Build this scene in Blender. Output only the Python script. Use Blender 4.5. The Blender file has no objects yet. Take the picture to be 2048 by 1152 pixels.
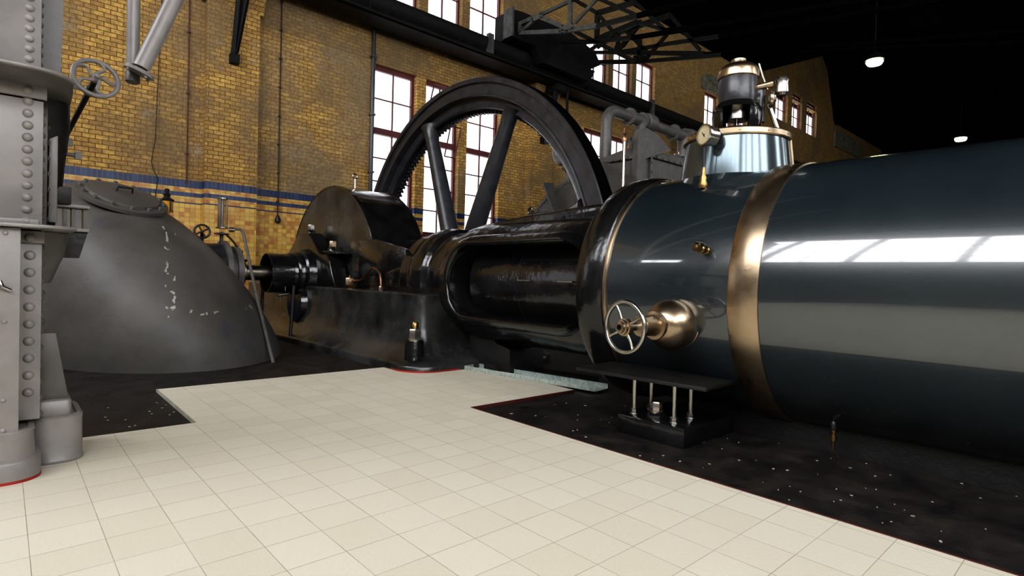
import bpy, bmesh, math, random
from mathutils import Vector, Matrix
random.seed(7)
PI = math.pi
sc = bpy.context.scene
col = sc.collection

# ------------------------------------------------------------------ materials
class NT:
    def __init__(s, name):
        s.m = bpy.data.materials.new(name); s.m.use_nodes = True
        s.t = s.m.node_tree; s.t.nodes.clear()
        s.out = s.t.nodes.new('ShaderNodeOutputMaterial')
    def n(s, typ, **kw):
        x = s.t.nodes.new(typ)
        for k, v in kw.items():
            if k.startswith('i_'):
                key = k[2:].replace('_', ' ')
                x.inputs[key].default_value = v
            else: setattr(x, k, v)
        return x
    def l(s, a, b): s.t.links.new(a, b)
    def math(s, op, a, b=None, c=None):
        x = s.t.nodes.new('ShaderNodeMath'); x.operation = op
        for i, v in enumerate((a, b, c)):
            if v is None: continue
            if isinstance(v, (int, float)): x.inputs[i].default_value = v
            else: s.l(v, x.inputs[i])
        return x.outputs[0]
    def mix(s, f, a, b, mode='MIX'):
        x = s.t.nodes.new('ShaderNodeMix'); x.data_type = 'RGBA'; x.blend_type = mode
        for i, v in ((0, f), (6, a), (7, b)):
            if isinstance(v, (int, float)): x.inputs[i].default_value = v
            elif isinstance(v, tuple): x.inputs[i].default_value = (*v[:3], 1)
            else: s.l(v, x.inputs[i])
        return x.outputs[2]
    def ramp(s, f, a, b, c0=(0, 0, 0), c1=(1, 1, 1)):
        x = s.t.nodes.new('ShaderNodeValToRGB'); e = x.color_ramp.elements
        e[0].position = a; e[1].position = b; e[0].color = (*c0, 1); e[1].color = (*c1, 1)
        s.l(f, x.inputs[0]); return x.outputs[0]
    def noise(s, vec, scale, detail=4, rough=.55):
        x = s.n('ShaderNodeTexNoise'); x.inputs['Scale'].default_value = scale
        x.inputs['Detail'].default_value = detail; x.inputs['Roughness'].default_value = rough
        s.l(vec, x.inputs['Vector']); return x.outputs['Fac']
    def bsdf(s, base, rough=.5, metal=0, bump=None, bstr=.2, bdist=.01, coat=0, ior=1.5, spec=.5):
        p = s.n('ShaderNodeBsdfPrincipled')
        if isinstance(base, tuple): p.inputs['Base Color'].default_value = (*base, 1)
        else: s.l(base, p.inputs['Base Color'])
        if isinstance(rough, (int, float)): p.inputs['Roughness'].default_value = rough
        else: s.l(rough, p.inputs['Roughness'])
        p.inputs['Metallic'].default_value = metal
        p.inputs['IOR'].default_value = ior
        p.inputs['Specular IOR Level'].default_value = spec
        p.inputs['Coat Weight'].default_value = coat
        p.inputs['Coat Roughness'].default_value = .05
        if bump is not None:
            b = s.n('ShaderNodeBump'); b.inputs['Strength'].default_value = bstr; b.inputs['Distance'].default_value = bdist
            s.l(bump, b.inputs['Height']); s.l(b.outputs[0], p.inputs['Normal'])
        s.l(p.outputs[0], s.out.inputs[0]); return p

def pos(n):
    return n.n('ShaderNodeNewGeometry').outputs['Position']

def paint(name, c, rough=.35, var=.25, metal=0, scale=6, bstr=.15, bscale=25, ior=1.5, coat=0, c2=None, spec=.5, bdist=.01):
    n = NT(name); P = n.n('ShaderNodeTexCoord').outputs['Object']
    f = n.noise(P, scale)
    if c2 is None: c2 = tuple(x * (1 - var * 1.6) for x in c)
    fac = n.ramp(f, .35, .65)
    base = n.mix(fac, c2, c)
    r = n.math('ADD', n.math('MULTIPLY', f, .18), rough - .09)
    n.bsdf(base, r, metal, n.noise(P, bscale, 3), bstr, bdist, ior=ior, coat=coat, spec=spec)
    return n.m

M = {}
M['black'] = paint('glossy_black_enamel', (.010, .010, .0105), .17, .3, bstr=.45, bscale=5, scale=5, ior=1.65, bdist=.02)
M['blackface'] = paint('mottled_black_enamel', (.050, .050, .048), .27, .5, bstr=.4, bscale=4, scale=2.2, ior=1.6, bdist=.02, c2=(.009, .009, .009))  # random grey mottling mixed into the black
M['blackrough'] = paint('matt_black_steel', (.012, .011, .010), .5, .3, bstr=.4)
M['darkiron'] = paint('dark_grey_cast_iron', (.034, .035, .04), .33, .3, bstr=.25, bscale=14, ior=1.6)
M['crane'] = paint('black_girder_steel', (.007, .0075, .0068), .6, .4, spec=.25)  # flat black for girders, also the middle tone of the truss members
M['truss'] = paint('dull_grey_truss_steel', (.09, .095, .085), .5, .3, spec=.3)
M['grey'] = paint('warm_grey_machine_paint', (.27, .25, .235), .34, .14, bstr=.12, ior=1.5)
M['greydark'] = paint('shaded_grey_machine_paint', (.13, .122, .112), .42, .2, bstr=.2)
M['brass'] = paint('brushed_bronze', (.52, .40, .27), .3, .12, metal=1, bstr=.05, bscale=60)
M['brassdark'] = paint('aged_brass', (.33, .21, .085), .3, .25, metal=1, bstr=.08)
M['steel'] = paint('polished_steel', (.55, .52, .47), .24, .12, metal=1, bstr=.04)
M['shaft'] = paint('oiled_steel_shaft', (.30, .27, .22), .3, .12, metal=1, bstr=.04)
M['copper'] = paint('copper_pipe', (.50, .24, .15), .3, .2, metal=1)
M['red'] = paint('signal_red_paint', (.45, .02, .012), .5, .3)
M['redbrown'] = paint('oxblood_window_paint', (.12, .018, .016), .5, .2)
M['rust'] = paint('red_brown_conduit_paint', (.10, .02, .014), .5, .2)
M['white'] = paint('cream_dial_enamel', (.72, .62, .40), .4, .15)
M['amber'] = paint('amber_oil', (.7, .33, .03), .15, .1)
M['roof'] = paint('near_black_matt', (.003, .003, .003), .95, .3, spec=0)  # near-black without specular; also on east wall, far truss members and tread
M['sidewall'] = paint('dim_plastered_wall', (.26, .25, .23), .9, .3)
M['stone'] = paint('weathered_grey_stone', (.20, .19, .13), .8, .4)
M['zinc'] = paint('galvanised_sheet', (.55, .62, .58), .4, .3, metal=.35, scale=40, c2=(.32, .38, .35))
M['concrete'] = paint('white_window_reveal', (.5, .47, .4), .8, .2)

def mk_jacket():
    n = NT('blue_grey_planished_steel'); P = n.n('ShaderNodeTexCoord').outputs['Object']
    f = n.noise(P, 2.2, 5)
    base = n.mix(n.ramp(f, .3, .7), (.011, .018, .022), (.018, .027, .031))
    fine = n.noise(P, 260, 2)
    r = n.math('ADD', n.math('MULTIPLY', fine, .05), .13)
    p = n.bsdf(base, n.math('ADD', n.math('MULTIPLY', fine, .06), .22), 0, n.noise(P, 1.6, 2), .03, .02, ior=1.75)
    p.inputs['Coat Weight'].default_value = 1; p.inputs['Coat Roughness'].default_value = .05; p.inputs['Coat IOR'].default_value = 1.75
    return n.m
M['jacket'] = mk_jacket()

def mk_tank():
    n = NT('pale_blue_polished_sheet'); P = n.n('ShaderNodeTexCoord').outputs['Object']
    n.bsdf((.115, .145, .16), .16, .8, n.noise(P, 3, 2), .05, .02)
    return n.m
M['tank'] = mk_tank()

def mk_casing():
    n = NT('worn_grey_casing_paint'); P = pos(n)
    sep = n.n('ShaderNodeSeparateXYZ'); n.l(P, sep.inputs[0])
    f = n.noise(P, 1.7, 5, .6)
    base = n.mix(n.ramp(f, .3, .7), (.062, .057, .051), (.115, .107, .097))
    blue = n.ramp(n.noise(P, 2.6, 3), .62, .72)
    base = n.mix(n.math('MULTIPLY', blue, .5), base, (.045, .05, .085))
    n.bsdf(base, .5, 0, n.noise(P, 9, 4), .2, .02, ior=1.45)
    return n.m
M['casing'] = mk_casing()

def mk_wall():
    n = NT('yellow_brick_and_glazed_tile'); P = pos(n)
    sep = n.n('ShaderNodeSeparateXYZ'); n.l(P, sep.inputs[0])
    x, y, z = sep.outputs
    u = n.math('ADD', x, y)
    def vec(du, dz):
        c = n.n('ShaderNodeCombineXYZ')
        n.l(n.math('ADD', u, du), c.inputs[0]); n.l(n.math('ADD', z, dz), c.inputs[1]); return c.outputs[0]
    def brick(v, w, h, mort, c1, c2, cm, off=.5, bias=0, smooth=.1):
        b = n.n('ShaderNodeTexBrick'); b.offset = off; b.offset_frequency = 2; b.squash = 1
        b.inputs['Color1'].default_value = (*c1, 1); b.inputs['Color2'].default_value = (*c2, 1); b.inputs['Mortar'].default_value = (*cm, 1)
        b.inputs['Scale'].default_value = 1; b.inputs['Mortar Size'].default_value = mort; b.inputs['Mortar Smooth'].default_value = smooth
        b.inputs['Bias'].default_value = bias; b.inputs['Brick Width'].default_value = w; b.inputs['Row Height'].default_value = h
        n.l(v, b.inputs['Vector']); return b.outputs['Color'], b.outputs['Fac']
    # wavering joints
    P2 = n.n('ShaderNodeVectorMath', operation='SCALE'); 
    bc, bf = brick(vec(0, 0), .19, .079, .0068, (.70, .43, .105), (.42, .235, .062), (.085, .05, .026))
    big = n.noise(P, .55, 6, .62)
    bc = n.mix(n.math('MULTIPLY', n.ramp(big, .47, .60), .72), bc, (.20, .145, .085))
    pale = n.noise(P, 1.3, 6, .7)
    bc = n.mix(n.math('MULTIPLY', n.ramp(pale, .60, .70), .5), bc, (.42, .38, .30))
    st = n.noise(P, .9, 5, .65)
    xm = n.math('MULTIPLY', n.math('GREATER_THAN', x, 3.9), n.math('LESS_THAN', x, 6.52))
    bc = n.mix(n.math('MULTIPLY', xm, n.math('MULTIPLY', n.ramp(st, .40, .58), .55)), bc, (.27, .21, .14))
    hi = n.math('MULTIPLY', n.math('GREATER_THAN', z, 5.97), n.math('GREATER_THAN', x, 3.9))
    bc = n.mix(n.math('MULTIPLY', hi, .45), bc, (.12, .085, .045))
    fine = n.noise(P, 22, 3)
    bc = n.mix(n.math('MULTIPLY', n.ramp(fine, .38, .68), .6), bc, (.14, .08, .025))
    # glazed tile dado
    tc, tf = brick(vec(.03, .04), .092, .086, .004, (.72, .47, .09), (.42, .13, .02), (.30, .17, .04), off=0)
    t2 = n.noise(P, 7, 3, .6)
    tc = n.mix(n.math('MULTIPLY', n.ramp(t2, .45, .62), .4), tc, (.66, .48, .14))
    blu, _ = brick(vec(0, -2.495), .075, .30, .003, (.004, .011, .06), (.015, .045, .13), (.09, .12, .17), off=0)
    def band(a, b): return n.math('MULTIPLY', n.math('GREATER_THAN', z, a), n.math('LESS_THAN', z, b))
    dado = n.math('LESS_THAN', z, 2.50)
    c = n.mix(dado, bc, tc)
    c = n.mix(band(2.495, 2.64), c, blu)
    c = n.mix(band(2.325, 2.405), c, blu)
    c = n.mix(band(2.19, 2.215), c, (.01, .02, .09))
    c = n.mix(band(.25, .36), c, blu); c = n.mix(band(.42, .46), c, (.01, .02, .09))
    c = n.mix(band(-.1, .25), c, blu)
    glaze = n.math('LESS_THAN', z, 2.64)
    rough = n.math('SUBTRACT', .85, n.math('MULTIPLY', glaze, .45))
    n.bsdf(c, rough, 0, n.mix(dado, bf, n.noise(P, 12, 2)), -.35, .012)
    return n.m
M['wall'] = mk_wall()

def mk_floor():
    n = NT('cream_floor_tiles'); P = pos(n)
    mp = n.n('ShaderNodeMapping'); mp.inputs['Location'].default_value = (-.077, -1.974 + .201 * 20, 0); n.l(P, mp.inputs[0])
    b = n.n('ShaderNodeTexBrick'); b.offset = 0
    b.inputs['Color1'].default_value = (.77, .715, .575, 1); b.inputs['Color2'].default_value = (.68, .615, .47, 1); b.inputs['Mortar'].default_value = (.38, .33, .23, 1)
    b.inputs['Scale'].default_value = 1; b.inputs['Mortar Size'].default_value = .0016; b.inputs['Mortar Smooth'].default_value = .3
    b.inputs['Bias'].default_value = -.2; b.inputs['Brick Width'].default_value = .201; b.inputs['Row Height'].default_value = .201
    n.l(mp.outputs[0], b.inputs['Vector'])
    j = n.ramp(n.noise(P, 3.5, 3), .38, .6)
    plain = n.mix(n.noise(P, .9, 4), (.73, .68, .55), (.77, .72, .60))
    body = n.mix(.45, b.outputs['Color'], plain)
    c = n.mix(n.math('MULTIPLY', b.outputs['Fac'], n.math('ADD', n.math('MULTIPLY', j, .7), .25)), body, (.34, .29, .19))
    sp = n.ramp(n.noise(P, 4.5, 5, .7), .68, .76)
    c = n.mix(n.math('MULTIPLY', sp, .35), c, (.52, .42, .25))
    n.bsdf(c, .55, 0, n.noise(P, 60, 4, .7), .35, .004)
    return n.m
M['floor'] = mk_floor()

def mk_dark():
    n = NT('oily_black_floor'); P = pos(n)
    f = n.noise(P, 5, 6, .7)
    c = n.mix(n.ramp(f, .4, .7), (.006, .005, .005), (.028, .022, .018))
    n.bsdf(c, n.math('ADD', n.math('MULTIPLY', f, .4), .35), 0, n.noise(P, 30, 5, .7), .5, .01)
    return n.m
M['dark'] = mk_dark()

def mk_glass(name, tint=(1, 1, 1), gl=.08):
    n = NT(name)
    a = n.n('ShaderNodeBsdfTransparent'); a.inputs[0].default_value = (*tint, 1)
    g = n.n('ShaderNodeBsdfGlossy'); g.inputs['Roughness'].default_value = .03
    m = n.n('ShaderNodeMixShader'); m.inputs[0].default_value = gl
    n.l(a.outputs[0], m.inputs[1]); n.l(g.outputs[0], m.inputs[2]); n.l(m.outputs[0], n.out.inputs[0])
    return n.m
M['glass'] = mk_glass('window_glass')
M['dimglass'] = mk_glass('dimmed_window_glass', (.45, .45, .46), .06)  # grey tint added to dim the sky so the glazing bars stay visible
M['tube'] = mk_glass('lubricator_glass', (.93, .9, .82), .25)
def mk_emit(name, c, s):
    n = NT(name); e = n.n('ShaderNodeEmission'); e.inputs[0].default_value = (*c, 1); e.inputs[1].default_value = s
    n.l(e.outputs[0], n.out.inputs[0]); return n.m
M['lamp'] = mk_emit('warm_lamp_glow', (1, .88, .45), 18)

# ------------------------------------------------------------------ geometry
AX = {'X': (Vector((0, 1, 0)), Vector((0, 0, 1)), Vector((1, 0, 0))),
      'Y': (Vector((0, 0, 1)), Vector((1, 0, 0)), Vector((0, 1, 0))),
      'Z': (Vector((1, 0, 0)), Vector((0, 1, 0)), Vector((0, 0, 1)))}
def frame_of(d):
    d = Vector(d).normalized()
    a = Vector((0, 0, 1)) if abs(d.z) < .9 else Vector((1, 0, 0))
    u = a.cross(d).normalized(); v = d.cross(u)
    return u, v, d

class MB:
    def __init__(s): s.v = []; s.f = []
    def add(s, vs, fs):
        o = len(s.v); s.v += [Vector(v) for v in vs]; s.f += [tuple(i + o for i in f) for f in fs]; return s
    def box(s, x0, x1, y0, y1, z0, z1):
        vs = [(x, y, z) for x in (x0, x1) for y in (y0, y1) for z in (z0, z1)]
        return s.add(vs, [(0, 1, 3, 2), (4, 6, 7, 5), (0, 4, 5, 1), (2, 3, 7, 6), (0, 2, 6, 4), (1, 5, 7, 3)])
    def lathe(s, c, axis, prof, seg=48, a0=0, a1=2 * PI, closed=False, caps=True):
        """prof: list of (t along axis, radius)"""
        u, v, d = AX[axis] if isinstance(axis, str) else frame_of(axis)
        c = Vector(c); full = abs(a1 - a0 - 2 * PI) < 1e-6
        ns = seg if full else seg + 1
        vs = []
        for t, r in prof:
            for i in range(ns):
                a = a0 + (a1 - a0) * i / seg
                vs.append(c + d * t + (u * math.cos(a) + v * math.sin(a)) * r)
        fs = []; m = len(prof)
        for j in range(m if closed else m - 1):
            for i in range(seg):
                i2 = (i + 1) % ns; j2 = (j + 1) % m
                fs.append((j * ns + i, j * ns + i2, j2 * ns + i2, j2 * ns + i))
        if caps and not closed and full:
            fs.append(tuple(range(ns))[::-1]); fs.append(tuple((m - 1) * ns + i for i in range(ns)))
        return s.add(vs, fs)
    def cyl(s, p0, p1, r0, r1=None, seg=20):
        p0 = Vector(p0); p1 = Vector(p1); r1 = r0 if r1 is None else r1
        L = (p1 - p0).length
        return s.lathe(p0, (p1 - p0), [(0, r0), (L, r1)], seg)
    def tube(s, pts, r, seg=12, rr=None):
        pts = [Vector(p) for p in pts]; n = len(pts); vs = []
        d0 = (pts[1] - pts[0]).normalized(); u, v, _ = frame_of(d0)
        for i, p in enumerate(pts):
            d = ((pts[min(i + 1, n - 1)] - pts[max(i - 1, 0)])).normalized()
            u = (u - d * u.dot(d)).normalized(); v = d.cross(u)
            R = r if rr is None else rr[i]
            for k in range(seg):
                a = 2 * PI * k / seg; vs.append(p + (u * math.cos(a) + v * math.sin(a)) * R)
        fs = [(i * seg + k, i * seg + (k + 1) % seg, (i + 1) * seg + (k + 1) % seg, (i + 1) * seg + k) for i in range(n - 1) for k in range(seg)]
        fs += [tuple(range(seg))[::-1], tuple((n - 1) * seg + k for k in range(seg))]
        return s.add(vs, fs)
    def torus(s, c, axis, R, r, seg=40, ms=12):
        return s.lathe(c, axis, [(r * math.sin(2 * PI * k / ms), R + r * math.cos(2 * PI * k / ms)) for k in range(ms)], seg, closed=True)
    def prism(s, poly, axis, t0, t1):
        """poly in the plane normal to axis. X->(y,z), Y->(x,z), Z->(x,y)"""
        def P(a, b, t): return {'X': (t, a, b), 'Y': (a, t, b), 'Z': (a, b, t)}[axis]
        n = len(poly)
        vs = [P(a, b, t0) for a, b in poly] + [P(a, b, t1) for a, b in poly]
        fs = [tuple(range(n))[::-1], tuple(range(n, 2 * n))] + [(i, (i + 1) % n, (i + 1) % n + n, i + n) for i in range(n)]
        return s.add(vs, fs)
    def ring(s, outer, inner, axis, t0, t1):
        """prism between two loops with the same number of points"""
        def P(a, b, t): return {'X': (t, a, b), 'Y': (a, t, b), 'Z': (a, b, t)}[axis]
        n = len(outer); vs = []
        for t in (t0, t1):
            for L in (outer, inner): vs += [P(a, b, t) for a, b in L]
        fs = []
        for i in range(n):
            j = (i + 1) % n
            fs += [(i, j, n + j, n + i), (2 * n + i, 3 * n + i, 3 * n + j, 2 * n + j), (i, 2 * n + i, 2 * n + j, j), (n + i, n + j, 3 * n + j, 3 * n + i)]
        return s.add(vs, fs)
    def loft(s, loops, cap=True):
        n = len(loops[0]); vs = [p for L in loops for p in L]; fs = []
        for k in range(len(loops) - 1):
            for i in range(n):
                j = (i + 1) % n; fs.append((k * n + i, k * n + j, (k + 1) * n + j, (k + 1) * n + i))
        if cap: fs += [tuple(range(n))[::-1], tuple((len(loops) - 1) * n + i for i in range(n))]
        return s.add(vs, fs)
    def hexnut(s, c, axis, r, h):
        return s.lathe(c, axis, [(0, r), (h * .85, r), (h, r * .86)], 6)
    def build(s, name, mat, parent=None, sharp=35, bevel=0, bseg=2):
        me = bpy.data.meshes.new(name)
        me.from_pydata([tuple(v) for v in s.v], [], s.f)
        bm = bmesh.new(); bm.from_mesh(me)
        bmesh.ops.remove_doubles(bm, verts=bm.verts, dist=1e-5)
        bmesh.ops.recalc_face_normals(bm, faces=bm.faces)
        if bevel:
            es = [e for e in bm.edges if len(e.link_faces) == 2 and e.calc_face_angle(0) > math.radians(35)]
            bmesh.ops.bevel(bm, geom=es, offset=bevel, segments=bseg, affect='EDGES', profile=.5)
        bm.to_mesh(me); bm.free()
        for p in me.polygons: p.use_smooth = True
        me.set_sharp_from_angle(angle=math.radians(sharp))
        me.materials.append(M[mat] if isinstance(mat, str) else mat)
        o = bpy.data.objects.new(name, me); col.objects.link(o)
        if parent is not None:
            o.parent = parent; o.matrix_parent_inverse = Matrix.Translation(-parent.location)
        return o

def tag(o, label=None, cat=None, group=None, kind=None):
    if label: o['label'] = label
    if cat: o['category'] = cat
    if group: o['group'] = group
    if kind: o['kind'] = kind
    return o
def thing(name, label, cat, loc=(0, 0, 0), group=None):
    o = bpy.data.objects.new(name, None); o.location = loc; col.objects.link(o)
    o.empty_display_size = .1
    return tag(o, label, cat, group)
def struct(o, label=None, cat=None): return tag(o, label, cat, kind='structure')
def linkcopy(src, parent, offset):
    o = src.copy(); col.objects.link(o); o.parent = parent
    o.matrix_parent_inverse = Matrix.Translation(-parent.location)
    o.location = Vector(src.location) + Vector(offset); return o

def stadium(y0, y1, z0, z1, n=16, r=None):
    """rounded rectangle loop (y,z)"""
    r = min((z1 - z0) / 2, (y1 - y0) / 2) if r is None else r
    P = []
    for cy, cz, a in ((y1 - r, z1 - r, 0), (y0 + r, z1 - r, PI / 2), (y0 + r, z0 + r, PI), (y1 - r, z0 + r, 3 * PI / 2)):
        for i in range(n + 1):
            t = a + PI / 2 * i / n; P.append((cy + r * math.cos(t), cz + r * math.sin(t)))
    return P
def arc3(c, u, v, r, a0, a1, n=8):
    c = Vector(c); u = Vector(u); v = Vector(v)
    return [c + (u * math.cos(a0 + (a1 - a0) * i / n) + v * math.sin(a0 + (a1 - a0) * i / n)) * r for i in range(n + 1)]

# ------------------------------------------------------------------ room
WY = 12.2
lower = [(6.52, 7.68), (7.95, 9.02), (9.28, 10.45)]
holes = []
for k in (-2, 0, 1, 2):
    dx = 7.55 * k
    for a, b in lower:
        holes.append((a + dx, b + dx, 2.0, 5.96, 'low'))
        if k >= 0: holes.append((a + dx, b + dx, 7.60, 8.98, 'up'))
for a, b in ((28.45, 29.9), (30.45, 31.75), (32.4, 33.85)): holes.append((a, b, 9.3, 11.05, 'gable'))
X0, X1, Z0, Z1 = -8.0, 46.0, -.3, 10.7

def wall_panel(mb, x0, x1, z0, z1, hs, P, t0, t1):
    xs = sorted({x0, x1, *[h[0] for h in hs], *[h[1] for h in hs]})
    zs = sorted({z0, z1, *[h[2] for h in hs], *[h[3] for h in hs]})
    xs = [x for x in xs if x0 <= x <= x1]; zs = [z for z in zs if z0 <= z <= z1]
    for i in range(len(xs) - 1):
        for j in range(len(zs) - 1):
            cx = (xs[i] + xs[i + 1]) / 2; cz = (zs[j] + zs[j + 1]) / 2
            if any(h[0] < cx < h[1] and h[2] < cz < h[3] for h in hs): continue
            for t in (t0, t1):
                mb.add([P(xs[i], t, zs[j]), P(xs[i + 1], t, zs[j]), P(xs[i + 1], t, zs[j + 1]), P(xs[i], t, zs[j + 1])], [(0, 1, 2, 3)])
    for a, b, c, d, *_ in hs:
        for q in (((a, c), (a, d)), ((b, c), (b, d)), ((a, c), (b, c)), ((a, d), (b, d))):
            (p0, r0), (p1, r1) = q
            mb.add([P(p0, t0, r0), P(p1, t0, r1), P(p1, t1, r1), P(p0, t1, r0)], [(0, 1, 2, 3)])
mb = MB(); PW = lambda x, t, z: (x, t, z)
wall_panel(mb, X0, X1, Z0, Z1, [h for h in holes if h[3] < 10.7], PW, WY, WY + .27)
w = mb.build('wall_north', 'wall'); struct(w)
# fix: the gable windows cut through the wall head, so that bay is its own wall piece above the eaves line
bpy.data.objects.remove(w)
mb = MB()
hs = [(a, b, c, min(d, 10.7), k) for a, b, c, d, k in holes]
wall_panel(mb, X0, X1, Z0, Z1, hs, PW, WY, WY + .27)
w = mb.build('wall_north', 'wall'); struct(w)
# gable above eaves, with the heads of the three gable windows notched out
gp = [(25.6, 10.7)]
for a, b in ((28.45, 29.9), (30.45, 31.75), (32.4, 33.85)): gp += [(a, 10.7), (a, 11.05), (b, 11.05), (b, 10.7)]
gp += [(36.5, 10.7), (35.2, 13.4), (33.5, 14.55), (29.6, 13.15)]
o = MB().prism(gp, 'Y', WY, WY + .27).build('wall_gable', 'wall'); struct(o)

# pilasters with a corbelled head
for k, (a, b) in enumerate(((2.87, 3.83), (11.5, 12.4), (19.3, 20.2), (26.2, 27.1))):
    mb = MB().box(a, b, 12.0, WY + .01, -.02, 6.1)
    mb.prism([(12.0, 6.1), (WY, 6.1), (WY, 6.9), (11.75, 6.9), (11.78, 6.5)], 'X', a - .06, b + .06)
    struct(mb.build('trim_%d' % (k + 1), 'wall'))
# stone corbels set in the brickwork high up
for k, (x0, x1, z0, z1) in enumerate(((21.3, 24.6, 8.99, 9.6), (36.6, 41.5, 9.3, 10.3))):
    o = MB().prism([(x0, z0), (x1, z0 + .05), (x1, z1), (x0 + .5, z1 + .1), (x0, z1 - .1)], 'Y', 12.12, WY + .02).build('trim_%d' % (k + 5), 'stone'); struct(o)
# brick buttress ribs on the far stretch of wall
# red sills and blue sill line under the tall windows
wn = 0
def window(a, b, z0, z1, kind, mat_fr):
    global wn
    wn += 1
    fr = .075 if kind == 'low' else .055
    y0, y1 = 12.34, 12.42
    mb = MB()
    mb.box(a, a + fr, y0, y1, z0, z1).box(b - fr, b, y0, y1, z0, z1).box(a + fr, b - fr, y0, y1, z0, z0 + fr).box(a + fr, b - fr, y0, y1, z1 - fr * 1.6, z1)
    if kind == 'low': mb.box(a + fr, b - fr, y0 - .03, y1, 4.32, 4.47)
    o = mb.build('window_%d' % wn, mat_fr); struct(o)
    mb = MB(); t = .015 if kind == 'low' else .018
    def bars(zz0, zz1, rows):
        mb.box((a + b) / 2 - t, (a + b) / 2 + t, y0 + .02, y1 - .02, zz0, zz1)
        for i in range(1, rows):
            z = zz0 + (zz1 - zz0) * i / rows; mb.box(a + fr, b - fr, y0 + .025, y1 - .025, z - t, z + t)
    if kind == 'low': bars(z0 + fr, 4.32, 4); bars(4.47, z1 - fr, 2)
    else: bars(z0 + fr, z1 - fr, 2 if kind == 'up' else 3)
    mb.build('glazing_bars', mat_fr, o)
    g = MB().box(a + fr, b - fr, y0 + .045, y0 + .049, z0 + fr, z1 - fr * 1.6).build('window_pane', 'dimglass', o)
for a, b, c, d, k in holes:
    window(a, b, c, d, k, 'redbrown')
# dark red sills of the tall windows
for k in range(2):
    for j, (a, b) in enumerate(lower):
        struct(MB().box(a - .03 + 7.55 * k, b + .03 + 7.55 * k, 12.14, 12.40, 1.93, 2.0).build('trim_%d' % (20 + 3 * k + j), 'redbrown'))
# the tilted ventilator flaps standing open in the tall windows
for i, (a, b, z0, z1, ang, lab) in enumerate(((8.05, 8.45, 5.05, 5.8, .3, 'small open casement tilted inwards at the head of the second tall window'),
                                       (8.62, 8.95, 4.1, 4.85, .25, 'small open casement leaning out of the second tall window below its transom'))):
    v = thing('vent_casement', lab, 'window', (a, 12.28, z0), 'open vent casements')
    mb = MB()
    for q in (0, 1):
        x = a + (b - a) * q
        mb.tube([(x, 12.28, z0), (x, 12.28 - ang, z1)], .018, 6)
    mb.tube([(a, 12.28, z0), (b, 12.28, z0)], .018, 6); mb.tube([(a, 12.28 - ang, z1), (b, 12.28 - ang, z1)], .018, 6)
    mb.build('casement_frame', 'redbrown', v)
    MB().add([(a, 12.28, z0), (b, 12.28, z0), (b, 12.28 - ang, z1), (a, 12.28 - ang, z1)], [(0, 1, 2, 3)]).build('casement_pane', 'glass', v)

# side walls, end wall, roof
LW = -8.0
big = [(-6.5 + 2.27 * i, -4.3 + 2.27 * i, 6.6, 12.4) for i in range(7)] + [(9.46, 11.6, 6.6, 7.4)]
mb = MB(); PL = lambda y, t, z: (t, y, z)
wall_panel(mb, -7.0, WY, -.3, 14.6, big, PL, LW - .4, LW)
struct(mb.build('wall_west', 'sidewall'))
for i, (a, b, c, d) in enumerate(big):
    wn += 1
    mb = MB().box(LW - .2, LW - .12, a, a + .06, c, d).box(LW - .2, LW - .12, b - .06, b, c, d).box(LW - .2, LW - .12, a, b, c, c + .06).box(LW - .2, LW - .12, a, b, d - .06, d)
    o = mb.build('window_%d' % wn, 'redbrown'); struct(o)
    mb = MB()
    mb.box(LW - .18, LW - .14, (a + b) / 2 - .02, (a + b) / 2 + .02, c, d)
    for k in range(1, 5 if d > 10 else 1):
        z = c + (d - c) * k / 5; mb.box(LW - .18, LW - .14, a, b, z - .02, z + .02)
    mb.build('glazing_bars', 'redbrown', o)
    MB().box(LW - .165, LW - .16, a + .06, b - .06, c + .06, d - .06).build('window_pane', 'glass', o)
bk = [(x, x + 2.4, 4.2, 9.4) for x in (-6.8, -3.8, -.8, 2.2, 9.2, 16.2, 23.2)]
mb = MB(); PB = lambda x, t, z: (x, t, z)
wall_panel(mb, LW, X1, -.3, 14.6, bk, PB, -7.4, -7.0)
struct(mb.build('wall_south', 'sidewall'))
for i, (a, b, c, d) in enumerate(bk):
    wn += 1
    mb = MB().box(a, a + .07, -7.2, -7.1, c, d).box(b - .07, b, -7.2, -7.1, c, d).box(a, b, -7.2, -7.1, c, c + .07).box(a, b, -7.2, -7.1, d - .07, d)
    o = mb.build('window_%d' % wn, 'redbrown'); struct(o)
    mb = MB().box((a + b) / 2 - .02, (a + b) / 2 + .02, -7.18, -7.12, c, d)
    for k in range(1, 6):
        z = c + (d - c) * k / 6; mb.box(a, b, -7.18, -7.12, z - .02, z + .02)
    mb.build('glazing_bars', 'redbrown', o)
    MB().box(a + .07, b - .07, -7.155, -7.15, c + .07, d - .07).build('window_pane', 'glass', o)
struct(MB().box(X1, X1 + .3, -7.4, WY + .5, -.3, 14.8).build('wall_east', 'roof'))
mb = MB()
mb.box(LW - .4, X1 + .3, -7.4, WY + .5, 14.6, 14.8)
for a, b in ((LW, 25.4), (36.6, X1)):
    mb.prism([(WY + .5, 10.7), (WY, 10.7), (5.0, 14.6), (5.0, 14.75), (WY + .5, 10.9)], 'X', a, b)
mb.prism([(25.2, 10.7), (36.8, 10.7), (36.8, 14.7), (25.2, 14.7)], 'Y', WY + .5, WY + .6)
for xa in (25.2, 36.6): mb.box(xa, xa + .2, 4.9, WY + .6, 10.6, 14.7)
struct(mb.build('ceiling', 'roof'))
struct(MB().box(LW - .4, X1 + .3, -7.4, WY + .5, -.3, -.02).build('floor_dark', 'dark'))
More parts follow.
